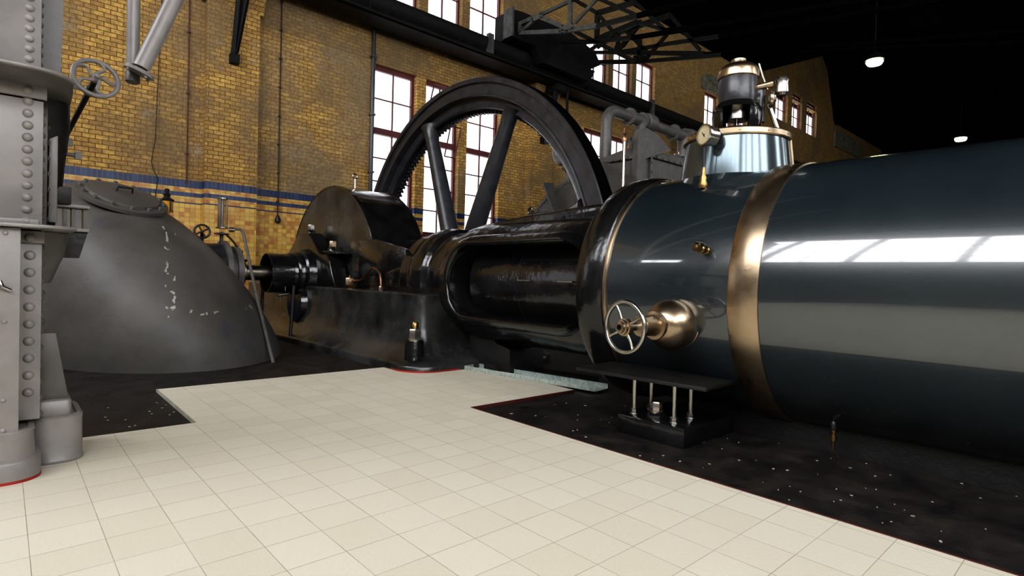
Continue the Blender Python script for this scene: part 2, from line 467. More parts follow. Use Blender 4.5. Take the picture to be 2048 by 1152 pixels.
tiles = [(LW, -7.0), (2.534, -7.0), (2.534, 3.195), (3.66, 3.19), (3.72, 4.62), (3.1, 4.75), (2.9, 5.1), (.908, 5.094), (.898, 3.86), (-1.2, 3.89), (LW, 3.9)]
struct(MB().prism(tiles, 'Z', -.02, 0).build('floor', 'floor'))
# painted edging strips round the tile field
for i, ((xa, ya), (xb, yb), m, lab) in enumerate((((.898, 3.86), (.908, 5.094), 'concrete', ''), ((2.534, -7), (2.534, 3.195), 'rust', ''), ((2.534, 3.195), (3.66, 3.19), 'rust', ''))):
    d = Vector((xb - xa, yb - ya, 0)).normalized(); nn = Vector((-d.y, d.x, 0)) * .004
    mb = MB().prism([(xa - nn.x, ya - nn.y), (xb - nn.x, yb - nn.y), (xb + nn.x, yb + nn.y), (xa + nn.x, ya + nn.y)], 'Z', -.02, .003)
    struct(mb.build('trim_%d' % (10 + i), m))

# chips and litter on the black floor
mb = MB()
for i in range(75):
    x = random.uniform(2.62, 3.6); y = random.uniform(.2, 3.1); s = random.choice((.002, .003, .003, .006)); a = random.random() * 6
    L = s * random.uniform(1, 2.6)
    p = [(x + L * math.cos(a), y + L * math.sin(a)), (x - s * math.sin(a), y + s * math.cos(a)), (x - L * math.cos(a), y - L * math.sin(a)), (x + s * math.sin(a), y - s * math.cos(a))]
    mb.prism(p, 'Z', -.02, -.017)
for i in range(14):
    x = random.uniform(.5, .88); y = random.uniform(3.9, 4.7); s = .004
    mb.prism([(x + s, y), (x, y + s), (x - s * 2, y), (x, y - s)], 'Z', -.02, -.017)
tag(mb.build('paint_chips', 'concrete'), 'pale paint chips scattered over the black floor beside the cylinder', 'debris', kind='stuff')

# ------------------------------------------------------------------ wall furniture
def run(name, pts, r, mat, label, cat, clips=0):
    t = thing(name, label, cat, pts[0])
    MB().tube(pts, r, 10).build('pipe_run', mat, t)
    if clips:
        p0, p1 = Vector(pts[0]), Vector(pts[-1])
        for i in range(clips):
            p = p0.lerp(p1, (i + .5) / clips)
            MB().cyl((p.x, p.y - .01, p.z - .015), (p.x, p.y - .01, p.z + .015), r * 1.8, seg=10).box(p.x - .03, p.x + .03, p.y, WY, p.z - .012, p.z + .012).build('pipe_clip', mat, t)
    return t
run('downpipe', [(6.42, 12.12, -.02), (6.42, 12.12, 6.7)], .045, 'darkiron', 'dark downpipe running up the wall left of the first tall window', 'pipe', 5)
t = run('light_cable', [(4.31, 12.17, 2.12), (4.31, 12.17, 6.9)], .012, 'blackrough', 'black conduit hanging down the wall right of the brick pier', 'cable', 8)
MB().lathe((4.31, 12.15, 1.96), 'Z', [(0, .02), (.03, .055), (.09, .06), (.15, .03), (.17, .02)], 16).build('pendant_switch', 'blackrough', t)
run('conduit', [(2.60, 12.17, 2.56), (2.60, 12.17, 10.6)], .012, 'rust', 'thin red-brown conduit running up the wall left of the brick pier', 'conduit', 7)
t = thing('wire', 'thin loose wire hanging down the brick wall above the pump casing', 'wire', (2.05, 12.1, 2.7))
MB().tube([(2.2, 12.15, 10.5), (2.15, 12.16, 6), (2.08, 12.17, 3.3), (2.02, 12.15, 2.9), (2.06, 12.12, 2.72), (2.13, 12.15, 2.6), (2.1, 12.17, 2.3), (2.14, 12.18, 1.9)], .008, 8).build('wire_strand', 'blackrough', t)
bracket = None
for k, (x, lab) in enumerate(((3.35, 'black V-shaped iron bracket on the left brick pier under the crane girder'), (11.95, 'black iron bracket with hanging rods above the right side of the flywheel'))):
    b = thing('crane_bracket', lab, 'bracket', (x, 12.0, 5.0), 'iron brackets carrying the crane girder')
    dx = -.02
    MB().tube([(x + dx, 11.93, 5.1), (x + dx - .03, 11.45, 6.5)], .06, 6).build('strut', 'crane', b)
    MB().tube([(x + dx + .02, 11.9, 5.2), (x + dx + .14, 11.5, 6.5)], .06, 6).build('strut', 'crane', b)
    MB().box(x - .09, x + .07, 11.86, 12.0, 4.98, 5.16).build('foot_plate', 'crane', b)
    MB().box(x - .14, x + .24, 11.3, 12.0, 6.42, 6.6).build('top_plate', 'crane', b)
    if k:
        MB().tube([(12.3, 11.35, 6.6), (12.3, 11.35, 5.75), (12.25, 11.3, 5.6), (12.1, 11.3, 5.55), (12.0, 11.3, 5.68)], .045, 8).build('hook', 'crane', b)
        MB().box(11.75, 12.15, 11.92, 12.0, 5.2, 6.1).build('bearing_stone', 'stone', b)
# crane girder: one riveted runway beam with a rail
g = thing('crane_runway', 'long black riveted runway girder carried along the brick wall', 'girder', (0, 11.6, 6.6))
MB().prism([(11.35, 6.62), (11.9, 6.62), (11.9, 6.68), (11.66, 6.68), (11.64, 7.06), (11.9, 7.06), (11.9, 7.12), (11.32, 7.12), (11.30, 7.02), (11.36, 6.86), (11.44, 6.78), (11.35, 6.68)], 'X', -8, 46).build('beam', 'crane', g, bevel=.0)
MB().box(-8, 46, 11.55, 11.62, 7.12, 7.2).build('rail', 'truss', g)
for x in (9.3, 16.6, 23.8): MB().box(x - .08, x + .08, 11.28, 11.4, 6.72, 7.22).build('splice_plate', 'truss', g)
for x in [1.0 + 2.45 * i for i in range(14)]:
    MB().box(x - .02, x + .02, 11.33, 11.66, 6.66, 7.08).build('stiffener', 'crane', g)
MB().tube([(-8, 11.25, 6.66), (46, 11.25, 6.66)], .035, 8).build('pipe_run', 'crane', g)
# the travelling crane: end carriage on the rail and its lattice bridges
t = thing('end_carriage', 'black crane end carriage standing on the runway girder', 'crane', (11, 11.4, 7.2))
MB().prism([(9.75, 7.2), (12.9, 7.2), (13.35, 7.45), (13.1, 7.75), (12.0, 8.0), (10.1, 7.95), (9.75, 7.9)], 'Y', 11.0, 11.7).build('carriage_frame', 'crane', t)
MB().prism([(10.9, 6.85), (12.9, 6.85), (13.1, 7.2), (10.6, 7.2)], 'Y', 11.0, 11.25).build('buffer_plate', 'crane', t)
MB().box(9.70, 9.76, 10.95, 11.3, 7.2, 7.95).build('end_plate', 'truss', t)
for x in (10.3, 12.6): MB().cyl((x, 11.5, 7.36), (x, 11.66, 7.36), .16, seg=24).build('wheel', 'crane', t)

def truss(name, label, x, segs, gus, mat, cat='truss'):
    t = thing(name, label, cat, (x, segs[0][0][0], segs[0][0][1]))
    for a, b, r in segs:
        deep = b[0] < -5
        p = Vector((x, a[0], a[1])); q = Vector((x, b[0], b[1])); d = (q - p).normalized(); n = Vector((1, 0, 0)).cross(d) * r
        e = Vector((r * .7, 0, 0)); vs = []
        for s in (p, q): vs += [s - n - e, s + n - e, s + n + e, s - n + e]
        MB().add(vs, [(0, 3, 2, 1), (4, 5, 6, 7), (0, 1, 5, 4), (1, 2, 6, 5), (2, 3, 7, 6), (3, 0, 4, 7)]).build('truss_member', 'roof' if deep or b[0] < 6.5 else ('crane' if b[0] < 8.3 else mat), t)  # members turn black away from the wall; fading light put into the colour
    for poly in gus:
        MB().prism(poly, 'X', x - .06, x - .045).build('gusset_plate', mat, t)
        cy = sum(p[0] for p in poly) / len(poly); cz = sum(p[1] for p in poly) / len(poly)
        for (py, pz) in poly: MB().cyl((x - .06, cy + (py - cy) * .72, cz + (pz - cz) * .72), (x - .075, cy + (py - cy) * .72, cz + (pz - cz) * .72), .022, .016, 8).build('rivet', 'crane', t)
    t['group'] = 'lattice roof trusses'
    return t
TA = [10.0, [((11.08,7.60),(10.16,7.59),0.050), ((10.16,7.59),(9.16,7.59),0.040), ((9.16,7.59),(8.11,7.60),0.040), ((10.98,7.36),(9.40,6.93),0.050), ((9.40,6.93),(8.38,6.74),0.050), ((8.38,6.74),(7.27,6.61),0.050), ((7.27,6.61),(5.01,6.33),0.050), ((10.16,7.51),(9.44,7.04),0.050), ((10.86,7.40),(10.39,7.54),0.040), ((9.22,7.57),(9.21,7.02),0.050), ((9.05,7.02),(8.39,7.37),0.040), ((8.39,7.37),(7.27,6.61),0.040)], [[(11.22,7.62),(10.99,7.62),(10.79,7.42),(10.88,7.36),(11.09,7.37),(11.20,7.50)], [(10.53,7.56),(10.12,7.60),(10.10,7.47),(10.49,7.47)], [(9.47,7.08),(9.04,7.01),(9.03,6.87),(9.47,6.94)], [(9.53,6.95),(9.21,6.86),(9.40,6.86)]]]
TB = [11.6, [((11.71,7.88),(10.03,7.33),0.050), ((10.03,7.33),(8.59,7.02),0.050), ((8.59,7.02),(6.27,6.63),0.050), ((9.72,7.31),(8.43,7.36),0.060), ((10.49,7.75),(8.44,6.38),0.050), ((11.65,7.86),(11.06,7.94),0.040), ((9.72,8.00),(9.71,7.32),0.060), ((10.53,8.62),(9.72,8.00),0.050), ((9.72,8.00),(8.52,7.88),0.060), ((9.72,8.00),(8.95,7.07),0.040), ((8.52,7.88),(7.63,6.92),0.040), ((7.63,6.92),(6.27,6.63),0.040), ((8.43,7.36),(7.63,6.92),0.040)], [[(11.69,7.90),(11.41,7.79),(11.52,7.74),(11.65,7.80)]]]
TC = [14.2, [((12.27,8.42),(11.02,8.07),0.050), ((11.02,8.07),(9.28,7.84),0.050), ((9.28,7.84),(7.66,7.58),0.050), ((11.02,8.07),(8.07,7.23),0.060), ((12.25,8.09),(10.05,7.54),0.060), ((10.05,7.54),(7.57,7.06),0.050), ((10.87,8.23),(10.16,8.78),0.070), ((10.21,8.25),(10.20,7.62),0.060), ((10.00,7.57),(9.26,8.12),0.050), ((11.04,8.69),(11.02,8.07),0.060), ((11.04,8.69),(9.19,8.64),0.070), ((11.04,8.69),(11.85,8.46),0.050), ((12.16,8.47),(11.04,8.69),0.050), ((10.78,8.70),(9.83,7.67),0.050), ((9.19,8.64),(8.21,7.37),0.050)], [[(11.10,8.30),(10.76,8.20),(10.86,8.03),(11.17,8.12)], [(10.37,7.79),(9.94,7.67),(10.04,7.52),(10.44,7.63)]]]
TA[1].append(((5.01, 6.33), (-6.9, 5.0), .05)); TA[1].append(((8.11, 7.60), (-6.9, 7.75), .04))
TB[1].append(((6.27, 6.63), (-6.9, 4.6), .05))
TC[1] += [((7.66, 7.58), (-6.9, 5.5), .05), ((8.07, 7.23), (-6.9, 3.6), .04), ((7.57, 7.06), (-6.9, 4.2), .04)]
truss('roof_truss', 'nearest grey steel lattice truss with riveted gusset plates above the flywheel', TA[0], TA[1], TA[2], 'truss')
truss('roof_truss', 'dark lattice truss just behind the grey gusseted one', TB[0], TB[1], TB[2], 'crane')
truss('roof_truss', 'farthest dark lattice truss crossing in front of the upper windows', TC[0], TC[1], TC[2], 'crane')

# ceiling lamps
for i, (x, y, lab) in enumerate(((22.9, 6.4, 'nearer glowing yellow pendant lamp high in the dark hall'), (37.6, 6.35, 'farther glowing yellow pendant lamp low over the dark cylinder'))):
    t = thing('pendant_lamp', lab, 'lamp', (x, y, 9), 'pendant lamps in the hall')
    MB().lathe((x, y, 8.85), 'Z', [(0, .10), (.03, .22), (.12, .27), (.18, .24)], 24).build('lamp_bowl', 'lamp', t)
    MB().lathe((x, y, 9.03), 'Z', [(0, .30), (.12, .26), (.3, .08), (.36, .05)], 24).build('lamp_shade', 'crane', t)
    MB().cyl((x, y, 9.38), (x, y, 14.6), .02, seg=8).build('lamp_rod', 'crane', t)

# ------------------------------------------------------------------ steam cylinder
CX, CZ = 3.93, .90
t = thing('steam_cylinder', 'huge blue-grey lagged steam cylinder lying along the right foreground', 'cylinder', (CX, 1.0, 0))
MB().lathe((CX, 0, CZ), 'Y', [(1.545, .80), (1.545, .835), (2.45, .835), (2.45, .80)], 160).build('front_jacket', 'jacket', t)
MB().lathe((CX, 0, CZ), 'Y', [(-4.5, .6), (-4.5, .838), (1.395, .838), (1.395, .80)], 160).build('rear_jacket', 'jacket', t)
MB().lathe((CX, 0, CZ), 'Y', [(1.385, .80), (1.385, .845), (1.39, .848), (1.555, .848), (1.56, .845), (1.56, .80)], 160).build('cladding_band', 'brass', t)
MB().lathe((CX, 0, CZ), 'Y', [(2.435, .82), (2.438, .846), (2.452, .85), (2.468, .846), (2.47, .82)], 160).build('end_ring', 'brass', t)
MB().lathe((CX, 0, CZ), 'Y', [(2.46, .3), (2.46, .835), (2.475, .858), (2.52, .872), (2.60, .874), (2.66, .868), (2.705, .85), (2.73, .81), (2.74, .72), (2.76, .60)], 160).build('end_flange', 'black', t)
for k in range(10):
    y = -.1 - k * .13
# hidden saddle under the cylinder so that it stands on the floor
MB().box(3.62, 4.3, .0, 2.2, -.02, .16).build('saddle', 'blackrough', t); MB().box(3.62, 4.3, -3.5, -2.2, -.02, .16).build('saddle', 'blackrough', t)

# dome with valve gear on top
VX, VY = 3.93, 1.96
t = thing('steam_dome', 'polished conical steam dome with valve column standing on the cylinder', 'valve', (VX, VY, 1.6))
MB().lathe((VX, VY, 0), 'Z', [(1.58, .385), (1.70, .378), (1.955, .348), (1.955, .30)], 96).build('dome_shell', 'tank', t)
MB().lathe((VX, VY, 0), 'Z', [(1.952, .30), (1.952, .358), (1.96, .364), (1.992, .364), (2.0, .358), (2.0, .05)], 96).build('dome_rim', 'brass', t)
MB().lathe((VX, VY, 0), 'Z', [(1.60, .43), (1.66, .40), (1.69, .382)], 96, caps=False).build('dome_foot', 'jacket', t)
a = math.radians(-72)
MB().box(-.006, .006, 0, .02, 1.66, 1.96)
mb = MB(); ca, sa = math.cos(a), math.sin(a)
for (z0, r0), (z1, r1) in (((1.69, .383), (1.955, .353)),):
    mb.tube([(VX + ca * r0, VY + sa * r0, z0), (VX + ca * r1, VY + sa * r1, z1)], .012, 6)
mb.build('seam_strip', 'brass', t)
for k in range(24):
    an = 2 * PI * k / 24
    if k % 2: continue
    MB().lathe((VX + .36 * math.cos(an), VY + .36 * math.sin(an), 1.976), (math.cos(an), math.sin(an), 0), [(0, .009), (.008, .006), (.01, .002)], 8).build('rim_screw', 'steel', t)
# yoke / bell
MB().lathe((VX, VY, 0), 'Z', [(1.995, .19), (2.02, .19), (2.05, .17), (2.06, .145)], 48).build('base_flange', 'black', t)
def bell(a0, a1):
    outer = [(2.05, .150), (2.10, .166), (2.16, .170), (2.20, .166), (2.225, .15), (2.235, .13)]
    inner = [(z, r - .02) for z, r in outer[::-1]]
    return MB().lathe((VX, VY, 0), 'Z', outer + inner, 24, a0, a1, closed=True)
# the bell stands open toward the front: two cheeks
fa = math.radians(205)
for s in (-1, 1):
    c0 = fa + s * math.radians(32); c1 = fa + s * math.radians(150)
    bell(min(c0, c1), max(c0, c1)).build('yoke_cheek', 'black', t)
MB().lathe((VX, VY, 0), 'Z', [(2.19, .10), (2.20, .168), (2.225, .155), (2.24, .14), (2.25, .135)], 48).build('yoke_top', 'black', t)
MB().lathe((VX, VY, 0), 'Z', [(2.0, .022), (2.06, .022), (2.06, .014), (2.2, .014)], 20).build('valve_spindle', 'steel', t)
MB().lathe((VX, VY, 0), 'Z', [(2.125, .05), (2.13, .085), (2.19, .085), (2.2, .06)], 32).build('gland', 'steel', t)
MB().lathe((VX, VY, 0), 'Z', [(2.24, .128), (2.25, .131), (2.43, .131), (2.44, .125)], 64).build('valve_barrel', 'darkiron', t)
MB().lathe((VX, VY, 0), 'Z', [(2.425, .134), (2.43, .139), (2.475, .139), (2.5, .128), (2.52, .105), (2.53, .06), (2.55, .052), (2.565, .052), (2.57, .04), (2.575, .02)], 64).build('valve_cap', 'brass', t)
rt = Vector((.5, -.866, 0))  # to the right as seen from the tiled floor
def vp(r, z, back=0): return (VX + rt.x * r + .87 * back, VY + rt.y * r + .5 * back, z)
MB().cyl(vp(.12, 2.36), vp(.23, 2.38), .022, .026).build('side_arm', 'brass', t)
MB().cyl(vp(.13, 2.27, .03), vp(.15, 2.27, .03), .06, .06, 24).cyl(vp(.14, 2.12, .04), vp(.145, 2.36, .04), .05, .045).build('side_barrel', 'darkiron', t)
MB().torus(vp(.225, 2.27), rt, .045, .016, 24, 10).build('lever_eye', 'brass', t)
MB().cyl(vp(.21, 2.27, -.01), vp(.25, 2.28, -.01), .03, .03, 20).build('pivot_pin', 'steel', t)
MB().lathe(vp(.29, 2.29), 'Z', [(0, .03), (.02, .046), (.05, .046), (.09, .04), (.11, .046), (.125, .04), (.13, .02)], 24).build('oil_cup', 'steel', t)
MB().tube([vp(.20, 2.34), vp(.165, 2.43), vp(.135, 2.53)], .008, 8).build('tie_rod', 'steel', t)
MB().tube([vp(.21, 2.24, .02), vp(.27, 2.08, .04), vp(.31, 1.96, .05)], .016, 10).build('drive_rod', 'steel', t)
MB().tube([vp(.17, 2.07), vp(.205, 2.0)], .008, 8).build('stay_rod', 'brassdark', t)

# gauge
gx, gy, gz = 3.455, 1.94, 1.935
N = Vector((-.92, .38, .06)).normalized()
t = thing('pressure_gauge', 'small round pressure gauge with cream dial beside the steam dome', 'gauge', (gx, gy, gz))
MB().lathe((gx, gy, gz), N, [(-.085, .03), (-.075, .062), (-.02, .067), (0, .073), (.012, .073), (.014, .064), (.006, .062)], 40, caps=False).build('gauge_case', 'steel', t)
MB().lathe(Vector((gx, gy, gz)) + N * .004, N, [(0, .062), (.001, .062)], 40).build('gauge_dial', 'white', t)
u, v, d = frame_of(N)
c0 = Vector((gx, gy, gz)) + N * .009
mb = MB().tube([c0 - v * .015 + u * .008, c0 + v * .02 - u * .02], .0025, 6).lathe(c0, N, [(-.003, .006), (.003, .004)], 12)
mb.build('gauge_pointer', 'blackrough', t)
mb = MB()
for k in range(13):
    an = math.radians(-130 + 260 * k / 12); dd = u * math.sin(an) + v * math.cos(an)
    mb.tube([c0 + dd * .044 - N * .003, c0 + dd * .050 - N * .003], .0009, 4)
mb.build('dial_ticks', 'blackrough', t)
MB().tube([Vector((gx, gy, gz - .06)), Vector((gx, gy, 1.70))], .007, 8).build('gauge_siphon', 'darkiron', t)
MB().lathe((gx, gy, 1.60), 'Z', [(-.02, .026), (.01, .03), (.03, .022), (.05, .024), (.07, .014), (.12, .012)], 16).build('gauge_cock', 'brassdark', t)
MB().cyl(Vector((gx, gy, gz)) - N * .07, Vector((3.62, 1.90, 1.97)), .022).build('gauge_bracket', 'darkiron', t)

# big bronze drain valve with hand wheel
P0 = Vector((3.13, 1.90, .69)); hw = Vector((2.66, 1.955, .684)); A = (hw - P0).normalized(); L = (hw - P0).length
t = thing('bronze_valve', 'bronze globe valve with spoked hand wheel on the side of the cylinder', 'valve', tuple(P0))
MB().lathe(P0, A, [(-.12, .14), (.0, .142), (.03, .140)], 48).build('valve_neck', 'darkiron', t)
MB().lathe(P0, A, [(-.04, .12), (-.035, .142), (-.02, .146)] + [(.06 + .156 * math.sin(math.radians(q)), .156 * math.cos(math.radians(q))) for q in range(-28, 60, 6)] + [(.20, .07)], 64).build('valve_body', 'brass', t)
MB().lathe(P0, A, [(.20, .06), (.205, .086), (.222, .086), (.226, .066), (.32, .056), (.335, .062), (.345, .06), (.35, .04)], 48).build('valve_bonnet', 'brass', t)
w_ = MB().torus(hw, A, .147, .0125, 72, 12).build('hand_wheel', 'steel', t)
u, v, d = frame_of(A)
for k in range(4):
    an = math.radians(28 + 90 * k); dd = u * math.cos(an) + v * math.sin(an)
    MB().tube([hw + dd * .03 + A * .0, hw + dd * .09 - A * .006, hw + dd * .145], .0085, 10, [.011, .007, .009]).build('wheel_spoke', 'steel', w_)
MB().lathe(hw, A, [(-.03, .036), (-.015, .052), (.01, .052), (.012, .044), (.028, .042), (.03, .034), (.042, .032), (.044, .017), (.02, .016)], 40, caps=False).build('wheel_hub', 'brass', w_)
MB().lathe(hw, A, [(.0, .001), (.022, .0175)], 20, caps=False).build('hub_bore', 'blackrough', w_)
MB().cyl(P0 + A * .34, hw - A * .02, .025).build('valve_stem', 'steel', t)

# small cock on the jacket
c0 = Vector((3.135, 1.715, 1.145))
A2 = Vector((-.95, .18, .12)).normalized()
t = thing('brass_cock', 'small brass cock sticking out of the front jacket above the bronze valve', 'cock', tuple(c0))
MB().lathe(c0, A2, [(-.02, .016), (.0, .024), (.015, .026), (.02, .018), (.04, .018), (.045, .025), (.06, .026), (.065, .018), (.085, .017), (.09, .022), (.115, .021), (.118, .012)], 8).build('cock_body', 'brassdark', t)
MB().cyl(c0 + A2 * .075, c0 + A2 * .075 + Vector((0, 0, .035)), .008).build('cock_stem', 'brassdark', t)
MB().lathe(c0 + A2 * .075 + Vector((.0, .03, .042)), (0.25, -1, -.25), [(0, .011), (.015, .014), (.045, .014), (.06, .011)], 14).build('cock_lever', 'blackrough', t)
# low drain tap
c0 = Vector((3.47, 1.10, .0))
t = thing('drain_tap', 'tiny brass drain tap below the cylinder above the black floor', 'tap', tuple(c0))
MB().lathe(c0, 'Z', [(.06, .008), (.085, .009), (.087, .02), (.115, .02), (.117, .011), (.135, .011), (.137, .017), (.145, .017), (.147, .01)], 8).build('tap_body', 'brassdark', t)
MB().lathe(c0, 'Z', [(.147, .009), (.155, .014), (.18, .014), (.195, .009), (.20, .003)], 14).build('tap_cap', 'darkiron', t)
MB().tube([c0 + Vector((0, 0, .065)), c0 + Vector((0, 0, .04)), c0 + Vector((.01, -.015, .02)), c0 + Vector((.015, -.025, -.018))], .006, 8).build('tap_spout', 'brassdark', t)

# plate on pillars, with holding-down bolt block
t = thing('bolt_block', 'black cast foot block with hexagon bolt under the steel plate', 'block', (3.15, 1.96, 0))
MB().box(2.945, 3.55, 1.72, 2.20, -.02, .098).build('block_body', 'black', t, bevel=.008)
MB().lathe((3.06, 1.985, .098), 'Z', [(0, .062), (.02, .06), (.035, .046), (.04, .044)], 32).build('boss', 'black', t)
MB().lathe((3.06, 1.985, .136), 'Z', [(0, .042), (.008, .042)], 32).build('washer', 'brass', t)
MB().hexnut((3.06, 1.985, .144), 'Z', .037, .055).build('hexagon_nut', 'steel', t)
t = thing('foot_plate', 'flat dark steel plate on short pillars below the bronze valve', 'plate', (3.12, 2.0, .37))
MB().prism([(2.842, 2.47), (2.905, 1.57), (3.285, 1.59), (3.285, 2.50)], 'Z', .345, .368).build('plate', 'blackrough', t, bevel=.003)
for (x, y) in ((3.03, 2.13), (3.03, 1.84), (3.22, 2.13), (3.22, 1.84)):
    p = MB().cyl((x, y, .118), (x, y, .345), .0135, seg=16).build('pillar', 'steel', t)
    MB().hexnut((x, y, .108), 'Z', .024, .025).build('pillar_nut', 'steel', p)
    MB().lathe((x, y, .098), 'Z', [(0, .032), (.01, .028)], 16).build('pillar_seat', 'black', p)

# zinc drip trays
def tray(name, label, pts, w, h, mat, z=0.001):
    """open channel along a line"""
    p, q = Vector((*pts[0], 0)), Vector((*pts[1], 0)); d = (q - p).normalized(); n = Vector((-d.y, d.x, 0)) * w
    if n.x < 0: n = -n
    t = thing(name, label, 'tray', (p.x, p.y, 0), 'drip trays in front of the engine')
    def sheet(a, b, c, e, th=.002):
        return MB().add([a, b, c, e, a + Vector((0, 0, th)), b + Vector((0, 0, th)), c + Vector((0, 0, th)), e + Vector((0, 0, th))],
                        [(0, 1, 2, 3), (4, 7, 6, 5), (0, 4, 5, 1), (1, 5, 6, 2), (2, 6, 7, 3), (3, 7, 4, 0)])
    Z = Vector((0, 0, z)); H_ = Vector((0, 0, h)); ln = n.normalized() * .012
    sheet(p + Z, q + Z, q + n + Z, p + n + Z).build('tray_bottom', mat, t)
    for base, sgn in ((p, 1), (p + n, -1)):
        o_ = base; e = o_ + (q - p)
        k = n.normalized() * .002
        MB().add([o_ + Z, e + Z, e + Z + H_, o_ + Z + H_, o_ + Z + k, e + Z + k, e + Z + H_ + k, o_ + Z + H_ + k], [(0, 1, 2, 3), (4, 7, 6, 5), (0, 4, 5, 1), (1, 5, 6, 2), (2, 6, 7, 3), (3, 7, 4, 0)]).build('tray_side', mat, t)
    MB().add([p + Z, p + Z + n, p + Z + n + H_, p + Z + H_, p + Z + d * .002, p + Z + n + d * .002, p + Z + n + H_ + d * .002, p + Z + H_ + d * .002], [(0, 1, 2, 3), (4, 7, 6, 5), (0, 4, 5, 1), (1, 5, 6, 2), (2, 6, 7, 3), (3, 7, 4, 0)]).build('tray_end', mat, t)
    return t
tray('drip_tray', 'long galvanised drip tray on the tiles in front of the engine frame', ((3.50, 4.54), (3.745, 3.03)), .21, .042, 'zinc')
tray('drip_tray', 'short dark drip tray lying behind the long galvanised one', ((3.86, 4.35), (4.02, 3.35)), .2, .05, 'blackrough', -.019)
t = thing('drain_hose', 'short black drain pipe lying in the galvanised tray', 'pipe', (3.75, 4.5, .05))
MB().tube([(3.86, 4.62, .07), (3.76, 4.5, .07), (3.70, 4.36, .06), (3.66, 4.2, .05)], .025, 12).build('hose', 'blackrough', t)

# ------------------------------------------------------------------ engine frame
t = thing('engine_frame', 'glossy black cast bed frame with slotted crosshead trunk joining the cylinder', 'engine', (CX, 6.5, 0))
def rr(x0, x1, y0, y1, r, z, n=8):
    P = []
    for cx_, cy_, a in ((x1 - r, y1 - r, 0), (x0 + r, y1 - r, PI / 2), (x0 + r, y0 + r, PI), (x1 - r, y0 + r, 3 * PI / 2)):
        for i in range(n + 1):
            an = a + PI / 2 * i / n; P.append(Vector((cx_ + r * math.cos(an), cy_ + r * math.sin(an), z)))
    return P
lev = [(-.02, .0, .30), (.045, .0, .30), (.065, .012, .29), (.08, .04, .27), (.11, .10, .23), (.17, .165, .18), (.26, .215, .15), (.40, .25, .12), (.60, .265, .10), (.70, .27, .10), (.725, .262, .11), (.742, .262, .11), (.752, .275, .10), (.756, .295, .09)]
MB().loft([rr(2.90 + e, 4.96 - e, 4.56 + e * 1.2, 10.6 - e, r, z) for z, e, r in lev]).build('bed', 'blackface', t, sharp=50)
MB().loft([rr(2.892, 3.7, 4.552, 5.2, .305, z) for z in (-.02, .014)]).build('red_edge', 'red', t)
# trunk
def boolean_cut(o, cutter):
    m = o.modifiers.new('cut', 'BOOLEAN'); m.operation = 'DIFFERENCE'; m.object = cutter; m.solver = 'EXACT'
    dg = bpy.context.evaluated_depsgraph_get(); me = bpy.data.meshes.new_from_object(o.evaluated_get(dg))
    o.modifiers.clear(); o.data = me; bpy.data.objects.remove(cutter)
    for p in me.polygons: p.use_smooth = True
    me.set_sharp_from_angle(angle=math.radians(40))
trunk = MB().lathe((CX, 0, CZ), 'Y', [(2.72, .60), (2.78, .62), (2.9, .625), (4.55, .625), (4.72, .60), (4.85, .555), (4.95, .54)], 96).build('trunk', 'black', t)
cut = MB().prism(stadium(2.70 - .5, 4.58, .585, 1.235), 'X', 2.8, 3.62).build('cutter', 'black')
boolean_cut(trunk, cut)
# raised rim round the slot
of = stadium(2.75, 4.74, .49, 1.335, 20); inn = stadium(2.75, 4.62, .575, 1.245, 20)
def rimloop(L, x): return [Vector((x, a, b)) for a, b in L]
def lerpL(A_, B_, k): return [(a[0] + (b[0] - a[0]) * k, a[1] + (b[1] - a[1]) * k) for a, b in zip(A_, B_)]
MB().loft([rimloop(lerpL(of, inn, -.25), 3.46), rimloop(of, 3.36), rimloop(lerpL(of, inn, .25), 3.335), rimloop(lerpL(of, inn, .45), 3.31), rimloop(lerpL(of, inn, .7), 3.30), rimloop(lerpL(of, inn, .95), 3.315), rimloop(inn, 3.36), rimloop(inn, 3.5)], cap=False).build('slot_rim', 'black', t, sharp=60)
MB().lathe((CX, 0, CZ), 'Y', [(2.74, .46), (4.45, .46), (4.52, .40)], 72).build('crosshead_cover', 'black', t)
for y0 in (3.05, 3.55):
    MB().tube([(3.475, y0, .93), (3.44, y0 + .01, .93), (3.44, y0 + .17, .93), (3.475, y0 + .18, .93)], .006, 8).build('cover_handle', 'steel', t)
for (yy, aa) in [(y, 24) for y in [2.82 + .11 * i for i in range(9)]] + [(y, 38) for y in [2.82 + .13 * i for i in range(8)]]:
    an = math.radians(180 - aa); d = Vector((math.cos(an), 0, math.sin(an)))
    MB().lathe(Vector((CX, yy, CZ)) + d * .458, d, [(0, .007), (.004, .005), (.006, .001)], 8).build('cover_rivet', 'black', t)
for z_ in (0,):
    an = math.radians(180 - 24)
    MB().tube([(CX + .4615 * math.cos(an - .06), 2.8, CZ + .4615 * math.sin(an - .06)), (CX + .4615 * math.cos(an - .06), 3.75, CZ + .4615 * math.sin(an - .06))], .0025, 6).build('cover_seam', 'blackrough', t)
MB().lathe((CX, 3.76, CZ), 'Y', [(0, .462), (.006, .462)], 72).build('cover_joint', 'blackrough', t)
# upper rib rising toward the cylinder
ribp = [(2.76, 1.46), (2.76, 1.60), (3.2, 1.59), (3.9, 1.56), (4.35, 1.52), (4.62, 1.46), (4.75, 1.38), (4.6, 1.36), (3.5, 1.42)]
MB().prism(ribp, 'X', 3.72, 4.35).build('top_rib', 'black', t, bevel=.03, bseg=3)
